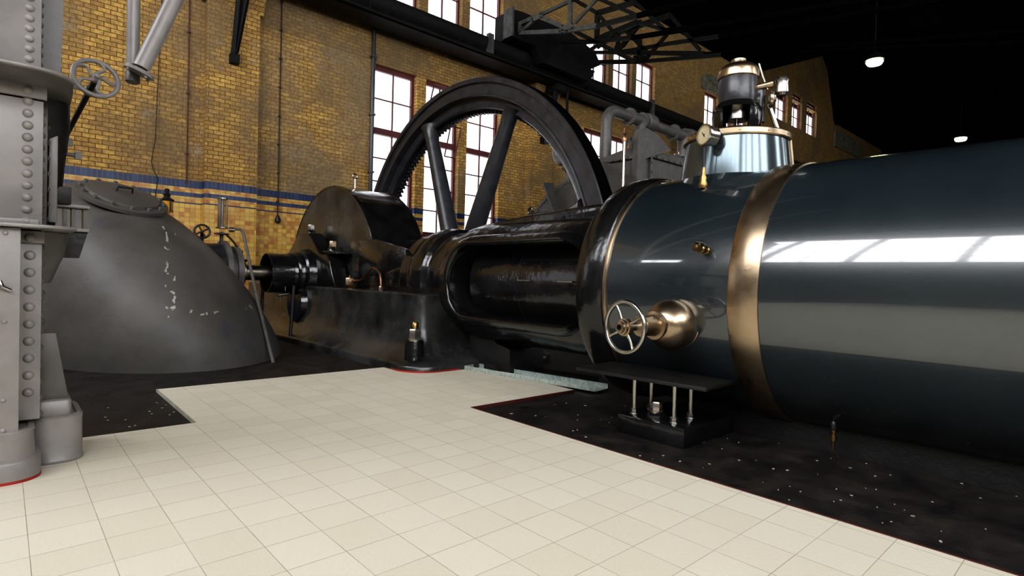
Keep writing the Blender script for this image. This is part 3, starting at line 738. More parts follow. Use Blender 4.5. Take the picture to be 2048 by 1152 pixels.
# neck
MB().lathe((CX, 0, CZ), 'Y', [(4.8, .56), (4.95, .545), (5.1, .535), (5.13, .55), (5.16, .585), (5.26, .60), (5.34, .60), (5.42, .585), (5.45, .555), (5.5, .545), (5.62, .56), (5.66, .55), (5.7, .52), (6.1, .50), (6.9, .5)], 96).build('neck', 'black', t)
MB().prism([(5.62, .74), (5.62, 1.24), (6.3, 1.38), (6.75, 1.38), (6.75, .74)], 'X', 3.43, 3.50).build('web_plate', 'black', t, bevel=.008)
# foot below trunk toward cylinder
MB().prism([(4.75, .72), (4.55, .45), (4.3, .28), (4.1, .24), (4.1, -.02), (4.75, -.02)], 'X', 3.72, 4.2).build('trunk_foot', 'blackrough', t, bevel=.008)
# holding-down bolt
bx_, by_ = 3.085, 4.83
b = MB().lathe((bx_, by_, .05), 'Z', [(0, .11), (.03, .098), (.23, .092), (.245, .088), (.25, .07)], 40).build('bolt_boss', 'black', t)
MB().lathe((bx_, by_, .298), 'Z', [(0, .07), (.010, .07)], 28).build('bolt_washer', 'brass', b)
MB().hexnut((bx_, by_, .308), 'Z', .062, .10).build('bolt_nut', 'steel', b)
MB().lathe((bx_, by_, .40), 'Z', [(0, .035), (.065, .035), (.078, .026)], 20).build('bolt_end', 'brassdark', b)
# oil nut and copper feed pipe on the deck
b = MB().box(3.30 - .05, 3.30 + .05, 6.66, 6.78, .756, .80).build('oil_block', 'brassdark', t)
MB().hexnut((3.30, 6.72, .80), 'Z', .055, .09).build('oil_nut', 'brass', b)
MB().lathe((3.30, 6.72, .89), 'Z', [(0, .022), (.03, .022), (.035, .015)], 12).build('oil_plug', 'brassdark', b)
pts = [(3.32, 6.66, .86), (3.32, 6.5, .86)] + [(3.32, y, z) for y, z in ((6.38, .89), (6.27, .97), (6.17, 1.02), (6.07, 1.01), (5.99, .96), (5.96, .88), (5.955, .80), (5.955, .757))]
MB().tube(pts, .014, 10).build('oil_pipe', 'copper', t)
MB().hexnut((3.32, 5.955, .756), 'Z', .024, .05).build('pipe_union', 'brass', t)

# crank guard
gy0, gz0, GR = 7.94, .76, 1.455
t = thing('crank_guard', 'big round glossy black crank guard with flat disc face', 'guard', (3.95, gy0, .75))
MB().lathe((0, gy0, gz0), 'X', [(3.555, 1.43), (3.55, 1.445), (3.555, GR), (3.60, GR + .005), (3.605, GR - .012), (4.33, GR - .012), (4.345, GR), (4.36, 1.43)], 128, a0=math.radians(-2), a1=math.radians(182), caps=False).build('guard_rim', 'black', t)
def halfdisc(x, R, x2):
    P = [(gy0 + R * math.cos(math.radians(a)), gz0 + R * math.sin(math.radians(a))) for a in range(0, 181, 3)]
    return MB().prism(P, 'X', x, x2)
halfdisc(3.558, 1.44, 3.575).build('guard_face', 'blackface', t)
halfdisc(4.335, 1.44, 4.352).build('guard_back', 'black', t)
MB().tube([(3.85, 7.75, 2.20), (3.85, 7.75, 2.34)] , .018, 10).torus((3.85, 7.75, 2.38), 'Y', .035, .012, 20, 8).build('lifting_eye', 'steel', t)
MB().box(3.52, 3.6, 6.50, 6.56, .757, 1.5)

# main bearing on shaft axis
SY, SZ = 8.03, .92
t = thing('main_bearing', 'glossy black main bearing with cap and cup guard left of the crank guard', 'bearing', (3.3, SY, .76))
prof = [(7.02, .74), (7.12, .80), (7.22, .95), (7.30, 1.12), (7.42, 1.20), (7.62, 1.20), (7.80, 1.36), (8.02, 1.52), (8.40, 1.52), (8.72, 1.28), (8.95, 1.16), (9.1, .74)]
MB().prism(prof, 'X', 3.28, 3.50).build('bearing_pedestal', 'black', t, bevel=.025, bseg=3)
MB().box(3.32, 3.54, 7.18, 7.62, 1.20, 1.23).box(3.3, 3.54, 7.3, 7.6, 1.22, 1.25).build('cap_ledge', 'black', t, bevel=.01)
for (y, z) in ((7.50, 1.25), (8.25, 1.52)):
    b = MB().lathe((3.42, y, z), 'Z', [(0, .075), (.02, .07), (.06, .045)], 24).build('cap_bolt_seat', 'black', t)
    MB().hexnut((3.42, y, z + .05), 'Z', .05, .09).build('cap_nut', 'brass' if y < 8 else 'steel', b)
MB().lathe((0, SY, SZ), 'X', [(3.0, .20), (3.0, .285), (3.04, .30), (3.06, .285), (3.09, .31), (3.13, .32), (3.15, .305), (3.18, .34), (3.24, .355), (3.30, .37)], 64).build('bearing_housing', 'black', t)
MB().lathe((0, SY, SZ), 'X', [(2.70, .262), (2.70, .272), (2.98, .275), (3.02, .275), (3.02, .262)], 64, closed=True).build('cup_guard', 'black', t)
MB().lathe((0, SY, SZ), 'X', [(2.97, .262), (2.985, .262)], 64).build('cup_back', 'black', t)
MB().lathe((2.90, SY - .1, SZ + .12), 'X', [(0, .05), (.06, .05)], 20).build('gland_nut', 'brass', t)
MB().lathe((3.3, SY - .05, .50), 'X', [(-.22, .26), (-.1, .30), (0, .33)], 40).build('sump', 'black', t)
MB().cyl((2.98, SY - .30, .76), (2.93, SY - .32, -.02), .022).build('guard_leg', 'blackrough', t)
MB().cyl((2.74, SY + .22, .76), (2.72, SY + .22, -.02), .022).build('guard_leg', 'blackrough', t)
b = MB().cyl((2.80, SY - .2, .62), (2.95, SY - .2, .64), .02).build('drain_cock', 'steel', t)
MB().tube([(2.84, SY - .2, .62), (2.84, SY - .2, .54)], .012).tube([(2.9, SY - .2, .68), (2.9, SY - .2, .74)], .012).build('cock_handle', 'steel', b)

t = thing('drive_shaft', 'bare oiled steel drive shaft between grey pump casing and black bearing', 'shaft', (2.6, SY, SZ))
MB().lathe((0, SY, SZ), 'X', [(1.9, .095), (1.9, .104), (3.5, .104)], 40).build('shaft_bar', 'shaft', t)
MB().lathe((0, SY, SZ), 'X', [(4.36, .2), (6.9, .2), (9.9, .2)], 40).build('shaft_extension', 'shaft', t)

# ------------------------------------------------------------------ flywheel
WZ = .88
t = thing('flywheel', 'enormous dark iron flywheel standing behind the engine in front of tall windows', 'wheel', (6.0, SY, WZ))
MB().lathe((0, SY, WZ), 'X', [(5.895, 3.465), (5.88, 3.45), (5.88, 3.375), (5.925, 3.365), (5.915, 3.19), (5.885, 3.18), (5.88, 3.155), (5.90, 3.145), (6.01, 3.135), (6.02, 3.12), (6.015, 3.02), (6.005, 2.995), (6.03, 2.975), (6.14, 2.98), (6.16, 3.0), (6.16, 3.45), (6.14, 3.465)], 200, closed=True).build('rim', 'darkiron', t)
MB().lathe((0, SY, WZ), 'X', [(5.90, 3.464), (5.905, 3.470), (6.15, 3.470), (6.155, 3.464)], 200, closed=True).build('tread', 'roof', t)
mb = MB(); NTH = 190
for k in range(NTH):
    a = 2 * PI * k / NTH
    if not (-.2 < a < PI + .2): continue
    u = Vector((0, math.cos(a), math.sin(a))); v = Vector((0, -math.sin(a), math.cos(a))); c = Vector((0, SY, WZ))
    vs = []
    for x in (6.14, 6.24):
        for r, w in ((3.01, .03), (2.92, .016)):
            vs += [c + Vector((x, 0, 0)) + u * r - v * w, c + Vector((x, 0, 0)) + u * r + v * w]
    mb.add(vs, [(0, 1, 3, 2), (4, 6, 7, 5), (2, 3, 7, 6), (0, 2, 6, 4), (1, 5, 7, 3)])
mb.lathe((0, SY, WZ), 'X', [(6.14, 2.99), (6.24, 2.99), (6.24, 3.2), (6.14, 3.2)], 160, closed=True)
mb.build('barring_teeth', 'darkiron', t)
MB().lathe((0, SY, WZ), 'X', [(5.72, .2), (5.72, .36), (5.78, .4), (5.86, .48), (6.18, .48), (6.26, .4), (6.32, .36), (6.32, .2)], 60).build('hub', 'darkiron', t)
for k in range(8):
    an = math.radians(70 + 45 * k) ; dd = Vector((0, math.cos(an), math.sin(an))); c = Vector((6.02, SY, WZ))
    MB().tube([c + dd * .42, c + dd * .7, c + dd * 2.8, c + dd * 3.0, c + dd * 3.07], .15, 24, [.22, .175, .125, .135, .17]).build('spoke', 'darkiron', t)

# ------------------------------------------------------------------ near pump casing
def casing_pt(tt, th):
    s = max(0, 1 - tt ** 1.756) ** (1 / 1.756)
    return Vector((1.434 - .678 * tt + 1.293 * s * math.cos(th), 8.03 + 2.144 * s * math.sin(th), 1.915 * tt - .02 * (1 - tt)))
t = thing('pump_casing', 'big domed grey pump casing bulging up from the black floor', 'pump', (1.3, 8.0, 0))
loops = []
for i in range(49):
    tt = 1 - (1 - i / 48) ** 1.6
    tt = min(tt, .9995)
    loops.append([casing_pt(tt, 2 * PI * k / 96) for k in range(96)])
MB().loft(loops).build('casing_shell', 'casing', t, sharp=60)
# inspection cover near the crown
def crown(tt, th, off=0):
    p = casing_pt(tt, th); e = 1e-3
    n = (casing_pt(tt, th + e) - p).cross(casing_pt(tt + e, th) - p).normalized()
    return p, (n if n.z > 0 else -n)

pc, nc = crown(.88, math.radians(-78))
cv = MB().lathe(pc - nc * .03, nc, [(0, .42), (.035, .42), (.045, .405), (.045, .34), (.07, .33), (.085, .25), (.09, .1)], 56).build('inspection_cover', 'casing', t)
u, v, d = frame_of(nc)
for k in range(14):
    an = 2 * PI * k / 14; q = pc + (u * math.cos(an) + v * math.sin(an)) * .372
    MB().hexnut(q, nc, .022, .045).build('cover_nut', 'greydark', cv)
MB().tube([pc + nc * .05 + u * .08, pc + nc * .11 + u * .07, pc + nc * .11 - u * .07, pc + nc * .05 - u * .08], .012, 8).build('cover_handle', 'blackrough', cv)
# flaked paint scars
def surf(px_x, z):  # front surface point at a given x, z
    tt = z / 1.915; s = max(0, 1 - tt ** 1.756) ** (1 / 1.756)
    cx = 1.434 - .678 * tt; c = max(-1, min(1, (px_x - cx) / (1.293 * s)))
    th = -math.acos(c); return casing_pt(tt, th), th, tt

SC = [[(1.238, 1.385), (1.255, 1.342), (1.247, 1.26), (1.238, 1.222)], [(1.198, 1.168), (1.22, 1.139), (1.24, 1.145)], [(1.194, 1.018), (1.196, .979), (1.172, .93), (1.197, .893)],
      [(1.152, .797), (1.155, .788)], [(1.196, .742), (1.227, .719), (1.204, .649), (1.219, .64)], [(1.142, .595), (1.161, .576)], [(1.182, .59), (1.216, .603), (1.193, .567)],
      [(1.232, .836), (1.249, .894)], [(1.338, .55), (1.362, .564)], [(1.425, .52), (1.497, .531)], [(1.52, .525), (1.611, .545)], [(1.961, .563), (1.962, .532)], [(2.031, .578), (2.075, .537)], [(1.153, .513), (1.161, .508)], [(1.346, 1.314), (1.35, 1.308)]]
mb = MB(); rs = random.Random(3)
for poly in SC:
    pts = []
    for (a, b), (c, d) in zip(poly[:-1], poly[1:]):
        for k in range(5):
            q = k / 5; pts.append((a + (c - a) * q + rs.uniform(-.006, .006), b + (d - b) * q + rs.uniform(-.004, .004)))
    pts.append(poly[-1])
    for (a, b), (c, d) in zip(pts[:-1], pts[1:]):
        if rs.random() < .22: continue
        dx, dz = c - a, d - b; L = math.hypot(dx, dz) + 1e-6; w = rs.uniform(.004, .013)
        vs = []
        for off in (.0015,):
            for (x, z) in ((a - dz / L * w, b + dx / L * w), (c - dz / L * w, d + dx / L * w), (c + dz / L * w, d - dx / L * w), (a + dz / L * w, b - dx / L * w)):
                p, th, tt = surf(x, max(z, .02)); n_ = (p - Vector((1.2, 8.03, .2))).normalized(); vs.append(p + n_ * .003)
        mb.add(vs, [(0, 1, 2, 3)])
mb.build('paint_scars', 'concrete', t)

# ------------------------------------------------------------------ stuffing box etc behind the casing
t = thing('stuffing_box', 'dark flanged stuffing box where the shaft leaves the grey casing', 'bearing', (2.3, SY, SZ))
MB().lathe((0, SY, SZ), 'X', [(1.5, .30), (1.85, .36), (2.1, .37), (2.12, .36)], 48).build('box_body', 'darkiron', t)
MB().lathe((0, SY, SZ), 'X', [(2.12, .2), (2.12, .41), (2.18, .41), (2.18, .30), (2.26, .30), (2.26, .34), (2.33, .34), (2.33, .2)], 48).build('box_flange', 'greydark', t)
for k in range(8):
    an = 2 * PI * k / 8 + .2
    MB().lathe((2.33, SY + .28 * math.cos(an), SZ + .28 * math.sin(an)), 'X', [(-.02, .022), (.05, .022), (.055, .012)], 6).build('flange_bolt', 'brassdark', t)
MB().lathe((0, SY, SZ), 'X', [(2.33, .18), (2.40, .18), (2.42, .13)], 40).build('gland_ring', 'shaft', t)

def drip(name, label, x, y, z0, z1, z2, amber):
    t = thing(name, label, 'lubricator', (x, y, z0), 'oil lubricators on the near pump')
    MB().cyl((x, y, z0), (x, y, z1 - .06), .022).lathe((x, y, z1 - .10), 'Z', [(0, .02), (.01, .09), (.02, .09), (.03, .03)], 24).build('lubricator_stem', 'darkiron' if not amber else 'blackrough', t)
    if amber:
        MB().lathe((x, y, z1), 'Z', [(0, .03), (.05, .062), (.15, .062), (.16, .05)], 24).build('oil_glass', 'amber', t)
        for k in range(4):
            a = PI / 2 * k + .4; MB().cyl((x + .07 * math.cos(a), y + .07 * math.sin(a), z1 + .02), (x + .07 * math.cos(a), y + .07 * math.sin(a), z1 + .17), .008, seg=8).build('cage_bar', 'blackrough', t)
        MB().lathe((x, y, z1 + .155), 'Z', [(0, .075), (.015, .08), (.03, .05), (.05, .03), (.08, .045), (.1, .02), (.14, .03), (.15, .012)], 20).build('lubricator_cap', 'blackrough', t)
        MB().tube([(x + .05, y - .02, z1 - .09), (x + .08, y - .03, z1 - .25)], .01).build('feed_pipe', 'blackrough', t)
    else:
        MB().lathe((x, y, z1), 'Z', [(0, .058), (z2 - z1, .058)], 24).build('sight_glass', 'tube', t)
        MB().cyl((x, y, z1), (x, y, z2), .016).build('inner_rod', 'steel', t)
        for k in range(3):
            a = 2 * PI * k / 3 + 2; MB().cyl((x + .062 * math.cos(a), y + .062 * math.sin(a), z1), (x + .062 * math.cos(a), y + .062 * math.sin(a), z2), .009, seg=8).build('cage_bar', 'steel', t)
        for z in (z1 - .02, z2): MB().lathe((x, y, z), 'Z', [(0, .05), (.005, .075), (.02, .075), (.028, .04)], 24).build('end_cap', 'steel', t)
        MB().tube([(x + .04, y - .02, z1 - .08), (x + .12, y - .03, z1 - .16), (x + .2, y - .04, z1 - .27)], .014).build('feed_pipe', 'blackrough', t)
    return t
drip('drip_lubricator', 'tall clear glass oil lubricator standing on the stuffing box', 2.125, 8.0, 1.26, 1.50, 1.86, False)
drip('drip_lubricator', 'small amber oil lubricator in a cage behind the casing crown', 1.50, 8.0, 1.2, 1.62, 1.9, True)
t = thing('drain_pipe', 'thin bent grey pipe running down over the casing to the floor', 'pipe', (2.12, 6.05, 0))
MB().tube([(2.13, 7.6, 1.45), (2.16, 7.6, 1.46), (2.235, 7.6, 1.465), (2.262, 7.59, 1.44), (2.275, 7.57, 1.37), (2.262, 7.4, 1.18), (2.19, 6.8, .655), (2.125, 6.03, -.02)], .018, 10).build('pipe_run', 'greydark', t)
MB().cyl((2.10, 7.6, 1.45), (2.16, 7.6, 1.452), .03).build('pipe_union', 'steel', t)
t = thing('hand_wheel', 'small dark hand wheel half hidden behind the grey casing', 'wheel', (1.86, 7.9, 1.42))
MB().torus((1.86, 7.85, 1.42), (-.2, -1, .2), .085, .014, 28, 8).build('wheel_rim', 'blackrough', t)
for k in range(4): 
    u, v, d = frame_of((-.2, -1, .2)); dd = u * math.cos(k * PI / 2 + .5) + v * math.sin(k * PI / 2 + .5)
    MB().cyl(Vector((1.86, 7.85, 1.42)), Vector((1.86, 7.85, 1.42)) + dd * .085, .01).build('wheel_spoke', 'blackrough', t)
MB().cyl((1.86, 7.85, 1.42), (1.9, 8.03, 1.22), .02).build('valve_stem', 'blackrough', t)
for (x, y, z) in (): pass

# ------------------------------------------------------------------ far pump

t = thing('far_pump', 'riveted dark grey pump casing with radial fins behind the flywheel', 'pump', (10.8, SY, 0))
MB().lathe((0, SY, .9), 'X', [(9.15, .5), (9.35, 1.2), (9.55, 2.30), (9.55, 2.43), (9.62, 2.43), (9.62, 2.36), (9.72, 2.36), (9.72, 2.3)], 96).build('drum', 'casing', t)
for k in range(34):
    a = math.radians(18 + 2.15 * k)
    MB().lathe((9.55, SY + 2.36 * math.cos(a), .9 + 2.36 * math.sin(a)), 'X', [(0, .028), (-.02, .022), (-.03, .006)], 8).build('rivet', 'greydark', t)
for a in (62, 33, 100):
    a = math.radians(a); u = Vector((0, math.cos(a), math.sin(a))); v = Vector((0, -math.sin(a), math.cos(a))) * .02; c = Vector((0, SY, .9))
    P = [c + u * .9 + Vector((9.25, 0, 0)), c + u * 2.56 + Vector((9.25, 0, 0)), c + u * 2.6 + Vector((9.6, 0, 0)), c + u * .9 + Vector((9.6, 0, 0))]
    MB().add([p - v for p in P] + [p + v for p in P], [(0, 1, 2, 3), (4, 7, 6, 5), (0, 4, 5, 1), (1, 5, 6, 2), (2, 6, 7, 3), (3, 7, 4, 0)]).build('radial_fin', 'greydark', t)
MB().box(9.2, 9.7, 6.4, 9.6, -.02, .9).build('pump_base', 'greydark', t)

t = thing('riveted_tank', 'riveted grey tank with curved ribs beyond the right side of the flywheel', 'tank', (11.5, 8, 0))
MB().loft([[Vector(p) for p in ((9.75, 7.05, z), (13.4, 7.05, z), (13.4, 9, z), (9.75, 9, z))] for z in (-.02, 3.55)] + [[Vector((9.75, 7.05, 3.78)), Vector((13.4, 7.05, 3.86)), Vector((13.4, 9, 3.7)), Vector((9.75, 9, 3.45))]]).build('tank_shell', 'greydark', t)
MB().box(9.68, 13.45, 6.98, 7.05, 3.62, 3.69).box(9.68, 9.75, 7.0, 9.05, 3.50, 3.56).build('edge_angle', 'greydark', t)
def fin(pts, y0, y1): MB().prism(pts, 'Y', y0, y1).build('curved_rib', 'greydark', t)
fin([(9.62, 1.0), (9.85, 1.0), (9.9, 3.5), (10.9, 3.85), (10.4, 4.1), (9.95, 4.16), (9.75, 4.1), (9.68, 3.9)], 6.92, 7.05)
fin([(11.9, 1.0), (12.2, 1.0), (12.3, 3.2), (13.0, 3.9), (12.9, 4.12), (12.5, 4.1), (12.2, 3.8), (11.95, 3.2)], 6.7, 7.05)
fin([(10.25, .8), (10.33, .8), (10.33, 3.7), (10.25, 3.7)], 6.99, 7.05)
for k in range(13): MB().lathe((10.45 + .24 * k, 6.98, 3.655), (0, -1, 0), [(0, .035), (.02, .03), (.035, .008)], 8).build('rivet', 'greydark', t)
for k in range(9): MB().lathe((10.29, 6.99, 3.5 - .2 * k), (0, -1, 0), [(0, .03), (.02, .026), (.03, .008)], 8).build('rivet', 'greydark', t)
for k in range(8): MB().lathe((9.68, 7.2 + .18 * k, 3.53), (-1, 0, 0), [(0, .03), (.02, .026), (.03, .008)], 8).build('rivet', 'greydark', t)

t = thing('overhead_pipe', 'thick grey pipe bending over the riveted tank with two flanged branches', 'pipe', (9.98, 8, 0))
c = Vector((10.28, 8, 4.48))
MB().tube([(9.98, 8, 2.0), (9.98, 8, 4.4)] + arc3(c, (-1, 0, 0), (0, 0, 1), .30, 0, PI / 2, 8) + [(11, 8, 4.78), (15.2, 8, 4.76)], .125, 20).build('pipe_run', 'greydark', t)
for x in (11.05, 12.95):
    b = MB().lathe((x, 8, 4.78), 'X', [(-.28, .2), (-.22, .2), (-.22, .15), (.22, .15), (.22, .2), (.28, .2)], 28).build('pipe_tee', 'greydark', t)
    MB().lathe((x + .35, 8, 4.8), 'X', [(0, .1), (.05, .2), (.2, .22), (.35, .2), (.4, .13)], 24).build('valve_bulb', 'greydark', b)
    MB().lathe((x + .2, 8, 3.6), 'Z', [(0, .2), (.1, .16), (.55, .16), (.6, .24), (.66, .24), (.68, .13), (1.0, .13), (1.15, .18)], 24).build('branch_pipe', 'greydark', t)
    for k in range(6):
        a = PI / 3 * k; MB().cyl((x + .2 + .2 * math.cos(a), 8 + .2 * math.sin(a), 4.15), (x + .2 + .2 * math.cos(a), 8 + .2 * math.sin(a), 4.32), .025, seg=6).build('flange_bolt', 'steel', t)
t = thing('gauge_glass', 'slender upright gauge glass with copper top in front of the riveted tank', 'gauge', (9.25, 6.95, 2.3))
MB().tube([(9.25, 6.95, -.02), (9.25, 6.95, 3.75)], .035, 10).build('gauge_tube', 'steel', t)
MB().lathe((9.25, 6.95, 3.75), 'Z', [(0, .04), (.05, .05), (.12, .03), (.15, .045), (.22, .03), (.27, .02)], 12).build('gauge_top', 'copper', t)
MB().tube([(9.25, 6.95, 3.62), (9.5, 7.0, 3.9), (9.62, 7.05, 3.88), (9.66, 7.1, 3.7)], .03, 8).build('gauge_arm', 'greydark', t)
t = thing('elbow_pipe', 'dark elbow pipe seen through the flywheel beside the brick pier', 'pipe', (9.5, 9.05, 3.6))
MB().tube([(9.5, 9.05, 4.3), (9.5, 9.05, 3.85)] + arc3((9.5, 8.85, 3.85), (0, 1, 0), (0, 0, -1), .20, 0, PI / 2, 8) + [(9.5, 8.3, 3.65), (9.5, 7.9, 3.4), (9.7, 7.8, 3.0)], .1, 14).build('pipe_run', 'greydark', t)
MB().box(9.35, 9.7, 8.95, 9.3, 4.1, 4.35).build('pipe_box', 'blackrough', t)
t = thing('lifting_eye', 'small black eye bolt on top of the trunk rib', 'bolt', (3.95, 4.1, 1.56))
MB().cyl((3.95, 4.1, 1.53), (3.95, 4.1, 1.60), .025).torus((3.95, 4.1, 1.63), 'X', .03, .012, 18, 8).cyl((3.95, 4.07, 1.60), (3.95, 3.8, 1.60), .012).build('eye_bolt', 'black', t)

# ------------------------------------------------------------------ riveted column

t = thing('riveted_column', 'tall grey riveted machine column at the left edge of the picture', 'column', (-.2, 3.7, 0))
FY = 3.40
def rivet(x, y, z, r, ax=(0, -1, 0), mat='grey'):
    return MB().lathe((x, y, z), ax, [(0, r * 1.2), (r * .06, r * 1.1), (r * .4, r * .98), (r * .68, r * .66), (r * .8, r * .28)], 16).build('rivet', mat, t)
# lower leg
MB().box(-.62, .062, 3.24, 3.30, .20, 1.105).build('leg_plate', 'grey', t, bevel=.003)
MB().box(-.60, .138, 3.36, 3.72, .24, 1.10).build('leg_web', 'grey', t, bevel=.003)
MB().box(.062, .146, 3.345, 3.362, 1.045, 1.10).build('splice_strap', 'grey', t, bevel=.002)
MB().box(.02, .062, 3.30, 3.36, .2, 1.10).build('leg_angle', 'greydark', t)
for z in (1.08, .70, .36, .23): rivet(.012, 3.24, z, .009)
MB().tube([(-.02, 3.235, .86), (.0, 3.225, .87), (.004, 3.22, .85), (.03, 3.23, .835)], .008, 8).build('latch', 'steel', t)
MB().lathe((-.035, 3.24, .71), (0, -1, 0), [(0, .03), (.01, .03), (.02, .02), (.035, .02)], 16).build('brass_plug', 'brassdark', t)
for k in range(10): rivet(.096, 3.345 if k == 0 else 3.36, 1.068 - .078 * k, .0185, mat='grey')
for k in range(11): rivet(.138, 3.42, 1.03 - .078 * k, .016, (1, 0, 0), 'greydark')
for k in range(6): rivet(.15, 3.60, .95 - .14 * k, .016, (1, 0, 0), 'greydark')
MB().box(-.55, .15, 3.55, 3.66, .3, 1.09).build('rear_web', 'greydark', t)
# flange between leg and shaft, with conical bracket under it
def dflange(name, y0, x1, r, z0, z1, mat='grey', bev=.006):
    P = [(-.75, y0), (x1 - r, y0)] + [(x1 - r + r * math.sin(a), y0 + r - r * math.cos(a)) for a in [PI / 2 * k / 12 for k in range(1, 13)]] + [(x1, 3.95), (-.75, 3.95)]
    return MB().prism(P, 'Z', z0, z1).build(name, mat, t, bevel=bev)
dflange('lower_flange', 3.20, .262, .13, 1.108, 1.124)
def rl(x1, y0, r, z):
    return [Vector((-.5, y0, z)), Vector((x1 - r, y0, z))] + [Vector((x1 - r + r * math.sin(a), y0 + r - r * math.cos(a), z)) for a in [PI / 2 * k / 10 for k in range(1, 11)]] + [Vector((x1, 3.9, z)), Vector((-.5, 3.9, z))]
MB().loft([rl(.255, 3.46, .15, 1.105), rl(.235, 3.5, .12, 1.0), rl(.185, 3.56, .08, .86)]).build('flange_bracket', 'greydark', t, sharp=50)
# middle shaft
MB().box(-.62, .139, FY, 3.78, 1.124, 1.70).build('shaft_web', 'grey', t, bevel=.003)
MB().box(-.62, .126, FY - .012, FY, 1.124, 1.155).build('foot_strap', 'grey', t, bevel=.002)
MB().box(-.62, .150, FY - .02, FY, 1.705, 1.765).build('head_strap', 'grey', t, bevel=.003)
for k in range(11): rivet(.084, FY, 1.690 - .0545 * k, .0175)
rivet(.084, FY - .02, 1.735, .0165)
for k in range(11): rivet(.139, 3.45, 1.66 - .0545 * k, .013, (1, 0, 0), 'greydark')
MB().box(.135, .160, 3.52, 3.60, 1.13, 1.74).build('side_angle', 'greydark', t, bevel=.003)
MB().box(.17, .205, 3.62, 3.70, 1.16, 1.66).build('side_bar', 'grey', t, bevel=.006)
MB().box(.1, .20, 3.66, 3.8, 1.13, 1.75).build('rear_bar', 'blackrough', t)
for k in range(7): rivet(.165, 3.58, 1.62 - .075 * k, .012, (1, 0, 0), 'greydark')
# upper flange with rounded skirt
dflange('upper_flange', 3.18, .245, .16, 1.785, 1.80)
MB().loft([rl(.242, 3.20, .155, 1.785), rl(.246, 3.26, .15, 1.765), rl(.25, 3.44, .14, 1.755)]).build('flange_skirt', 'greydark', t, sharp=60)
MB().loft([rl(.252, 3.55, .1, 1.76), rl(.256, 3.58, .1, 1.64), rl(.245, 3.66, .1, 1.50), rl(.235, 3.74, .08, 1.33)]).build('skirt_bracket', 'blackrough', t, sharp=60)
# upper shaft
MB().box(-.62, .128, FY, 3.8, 1.80, 4.6).build('upper_web', 'grey', t, bevel=.003)
for k in range(14): rivet(.087, FY, 1.835 + .046 * k, .0155)
for k in range(14): rivet(.128, 3.46, 1.835 + .046 * k, .012, (1, 0, 0), 'greydark')
MB().prism([(.1, 1.8), (.208, 1.8), (.262, 4.6), (.1, 4.6)], 'Y', 3.58, 3.86).build('rear_slab', 'greydark', t)
# feet
def pad(x0, x1, y0, y1, r, prof, name, mat='grey'):
    return MB().loft([rr(x0 + e, x1 - e, y0 + e, y1 - e, max(.01, r - e), z) for z, e in prof]).build(name, mat, t, sharp=50)
pad(-.7, .142, 3.205, 3.62, .11, [(0, 0), (.085, .0), (.095, .006), (.098, .016), (.10, .02), (.20, .026), (.212, .022), (.222, .030), (.224, .045), (.215, .05)], 'front_foot')
pad(-.7, .144, 3.203, 3.62, .112, [(-.001, 0), (.012, .0)], 'red_edge', 'red')
pad(.10, .312, 3.42, 3.85, .09, [(0, 0), (.01, -.004), (.018, .002), (.20, .004), (.215, .002), (.224, .012), (.226, .028), (.216, .032)], 'rear_foot')
pad(.13, .262, 3.47, 3.78, .02, [(.21, 0), (.29, .0), (.298, .008)], 'foot_block')
MB().loft([[Vector((x0, 3.50, z)), Vector((x1, 3.50, z)), Vector((x1, 3.74, z)), Vector((x0, 3.74, z))] for x0, x1, z in ((.10, .252, .296), (.10, .225, .46), (.10, .20, .62))]).build('foot_rib', 'greydark', t, bevel=.004)
# brackets and studs on the far side of the column
MB().box(.2, .352, 3.78, 3.92, 1.255, 1.272).build('bracket_shelf', 'grey', t, bevel=.003)
MB().box(.2, .350, 3.78, 3.92, 1.13, 1.147).build('bracket_shelf', 'grey', t, bevel=.003)
for x in (.24, .275, .325): MB().box(x, x + .018, 3.8, 3.9, 1.147, 1.255).build('bracket_web', 'greydark', t)
MB().prism([(.22, .99), (.31, .99), (.345, 1.13), (.22, 1.13)], 'Y', 3.8, 3.9).build('bracket_gusset', 'blackrough', t)
MB().box(.18, .27, 3.76, 3.92, 1.27, 1.36).build('bracket_block', 'blackrough', t, bevel=.006)
for z, x1 in ((1.535, .31), (1.60, .27)): 
    b = MB().cyl((.2, 3.8, z), (x1, 3.8, z), .011).build('stud', 'greydark', t)
    MB().hexnut((x1 - .025, 3.8, z), 'X', .024, .03).build('stud_nut', 'grey', b)
MB().box(.19, .24, 3.75, 3.85, 1.44, 1.70).build('stud_plate', 'blackrough', t)

# handwheel with five curved spokes
hc = Vector((.410, 4.2, 2.07)); A = (Vector((.336, 4.97, 1.876)) - hc).normalized()
t = thing('spoked_hand_wheel', 'grey hand wheel with five curved spokes on a slanting rod beside the column', 'wheel', tuple(hc))
w_ = MB().torus(hc, A, .112, .0135, 60, 12).build('wheel_rim', 'grey', t)
u, v, d = frame_of(A)
for k in range(5):
    a0 = math.radians(72 * k + 20); pts = []
    for q in range(9):
        r = .02 + .09 * q / 8; a = a0 + .95 * math.sin(PI * q / 8 * .9) * .6
        pts.append(hc + (u * math.cos(a) + v * math.sin(a)) * r - d * .012 * (1 - q / 8))
    MB().tube(pts, .009, 10, [.012 - .0035 * math.sin(PI * q / 8) for q in range(9)]).build('curved_spoke', 'grey', w_)
MB().lathe(hc, -A, [(-.03, .018), (.0, .028), (.02, .024), (.028, .016), (.04, .014), (.045, .006)], 24).build('wheel_hub', 'grey', w_)
MB().cyl(hc + A * .02, hc + A * .95, .016).build('valve_rod', 'blackrough', t)
MB().lathe(hc + A * .17, A, [(-.03, .022), (-.02, .03), (.02, .03), (.03, .022)], 20).build('rod_collar', 'greydark', t)
q = hc + A * .17
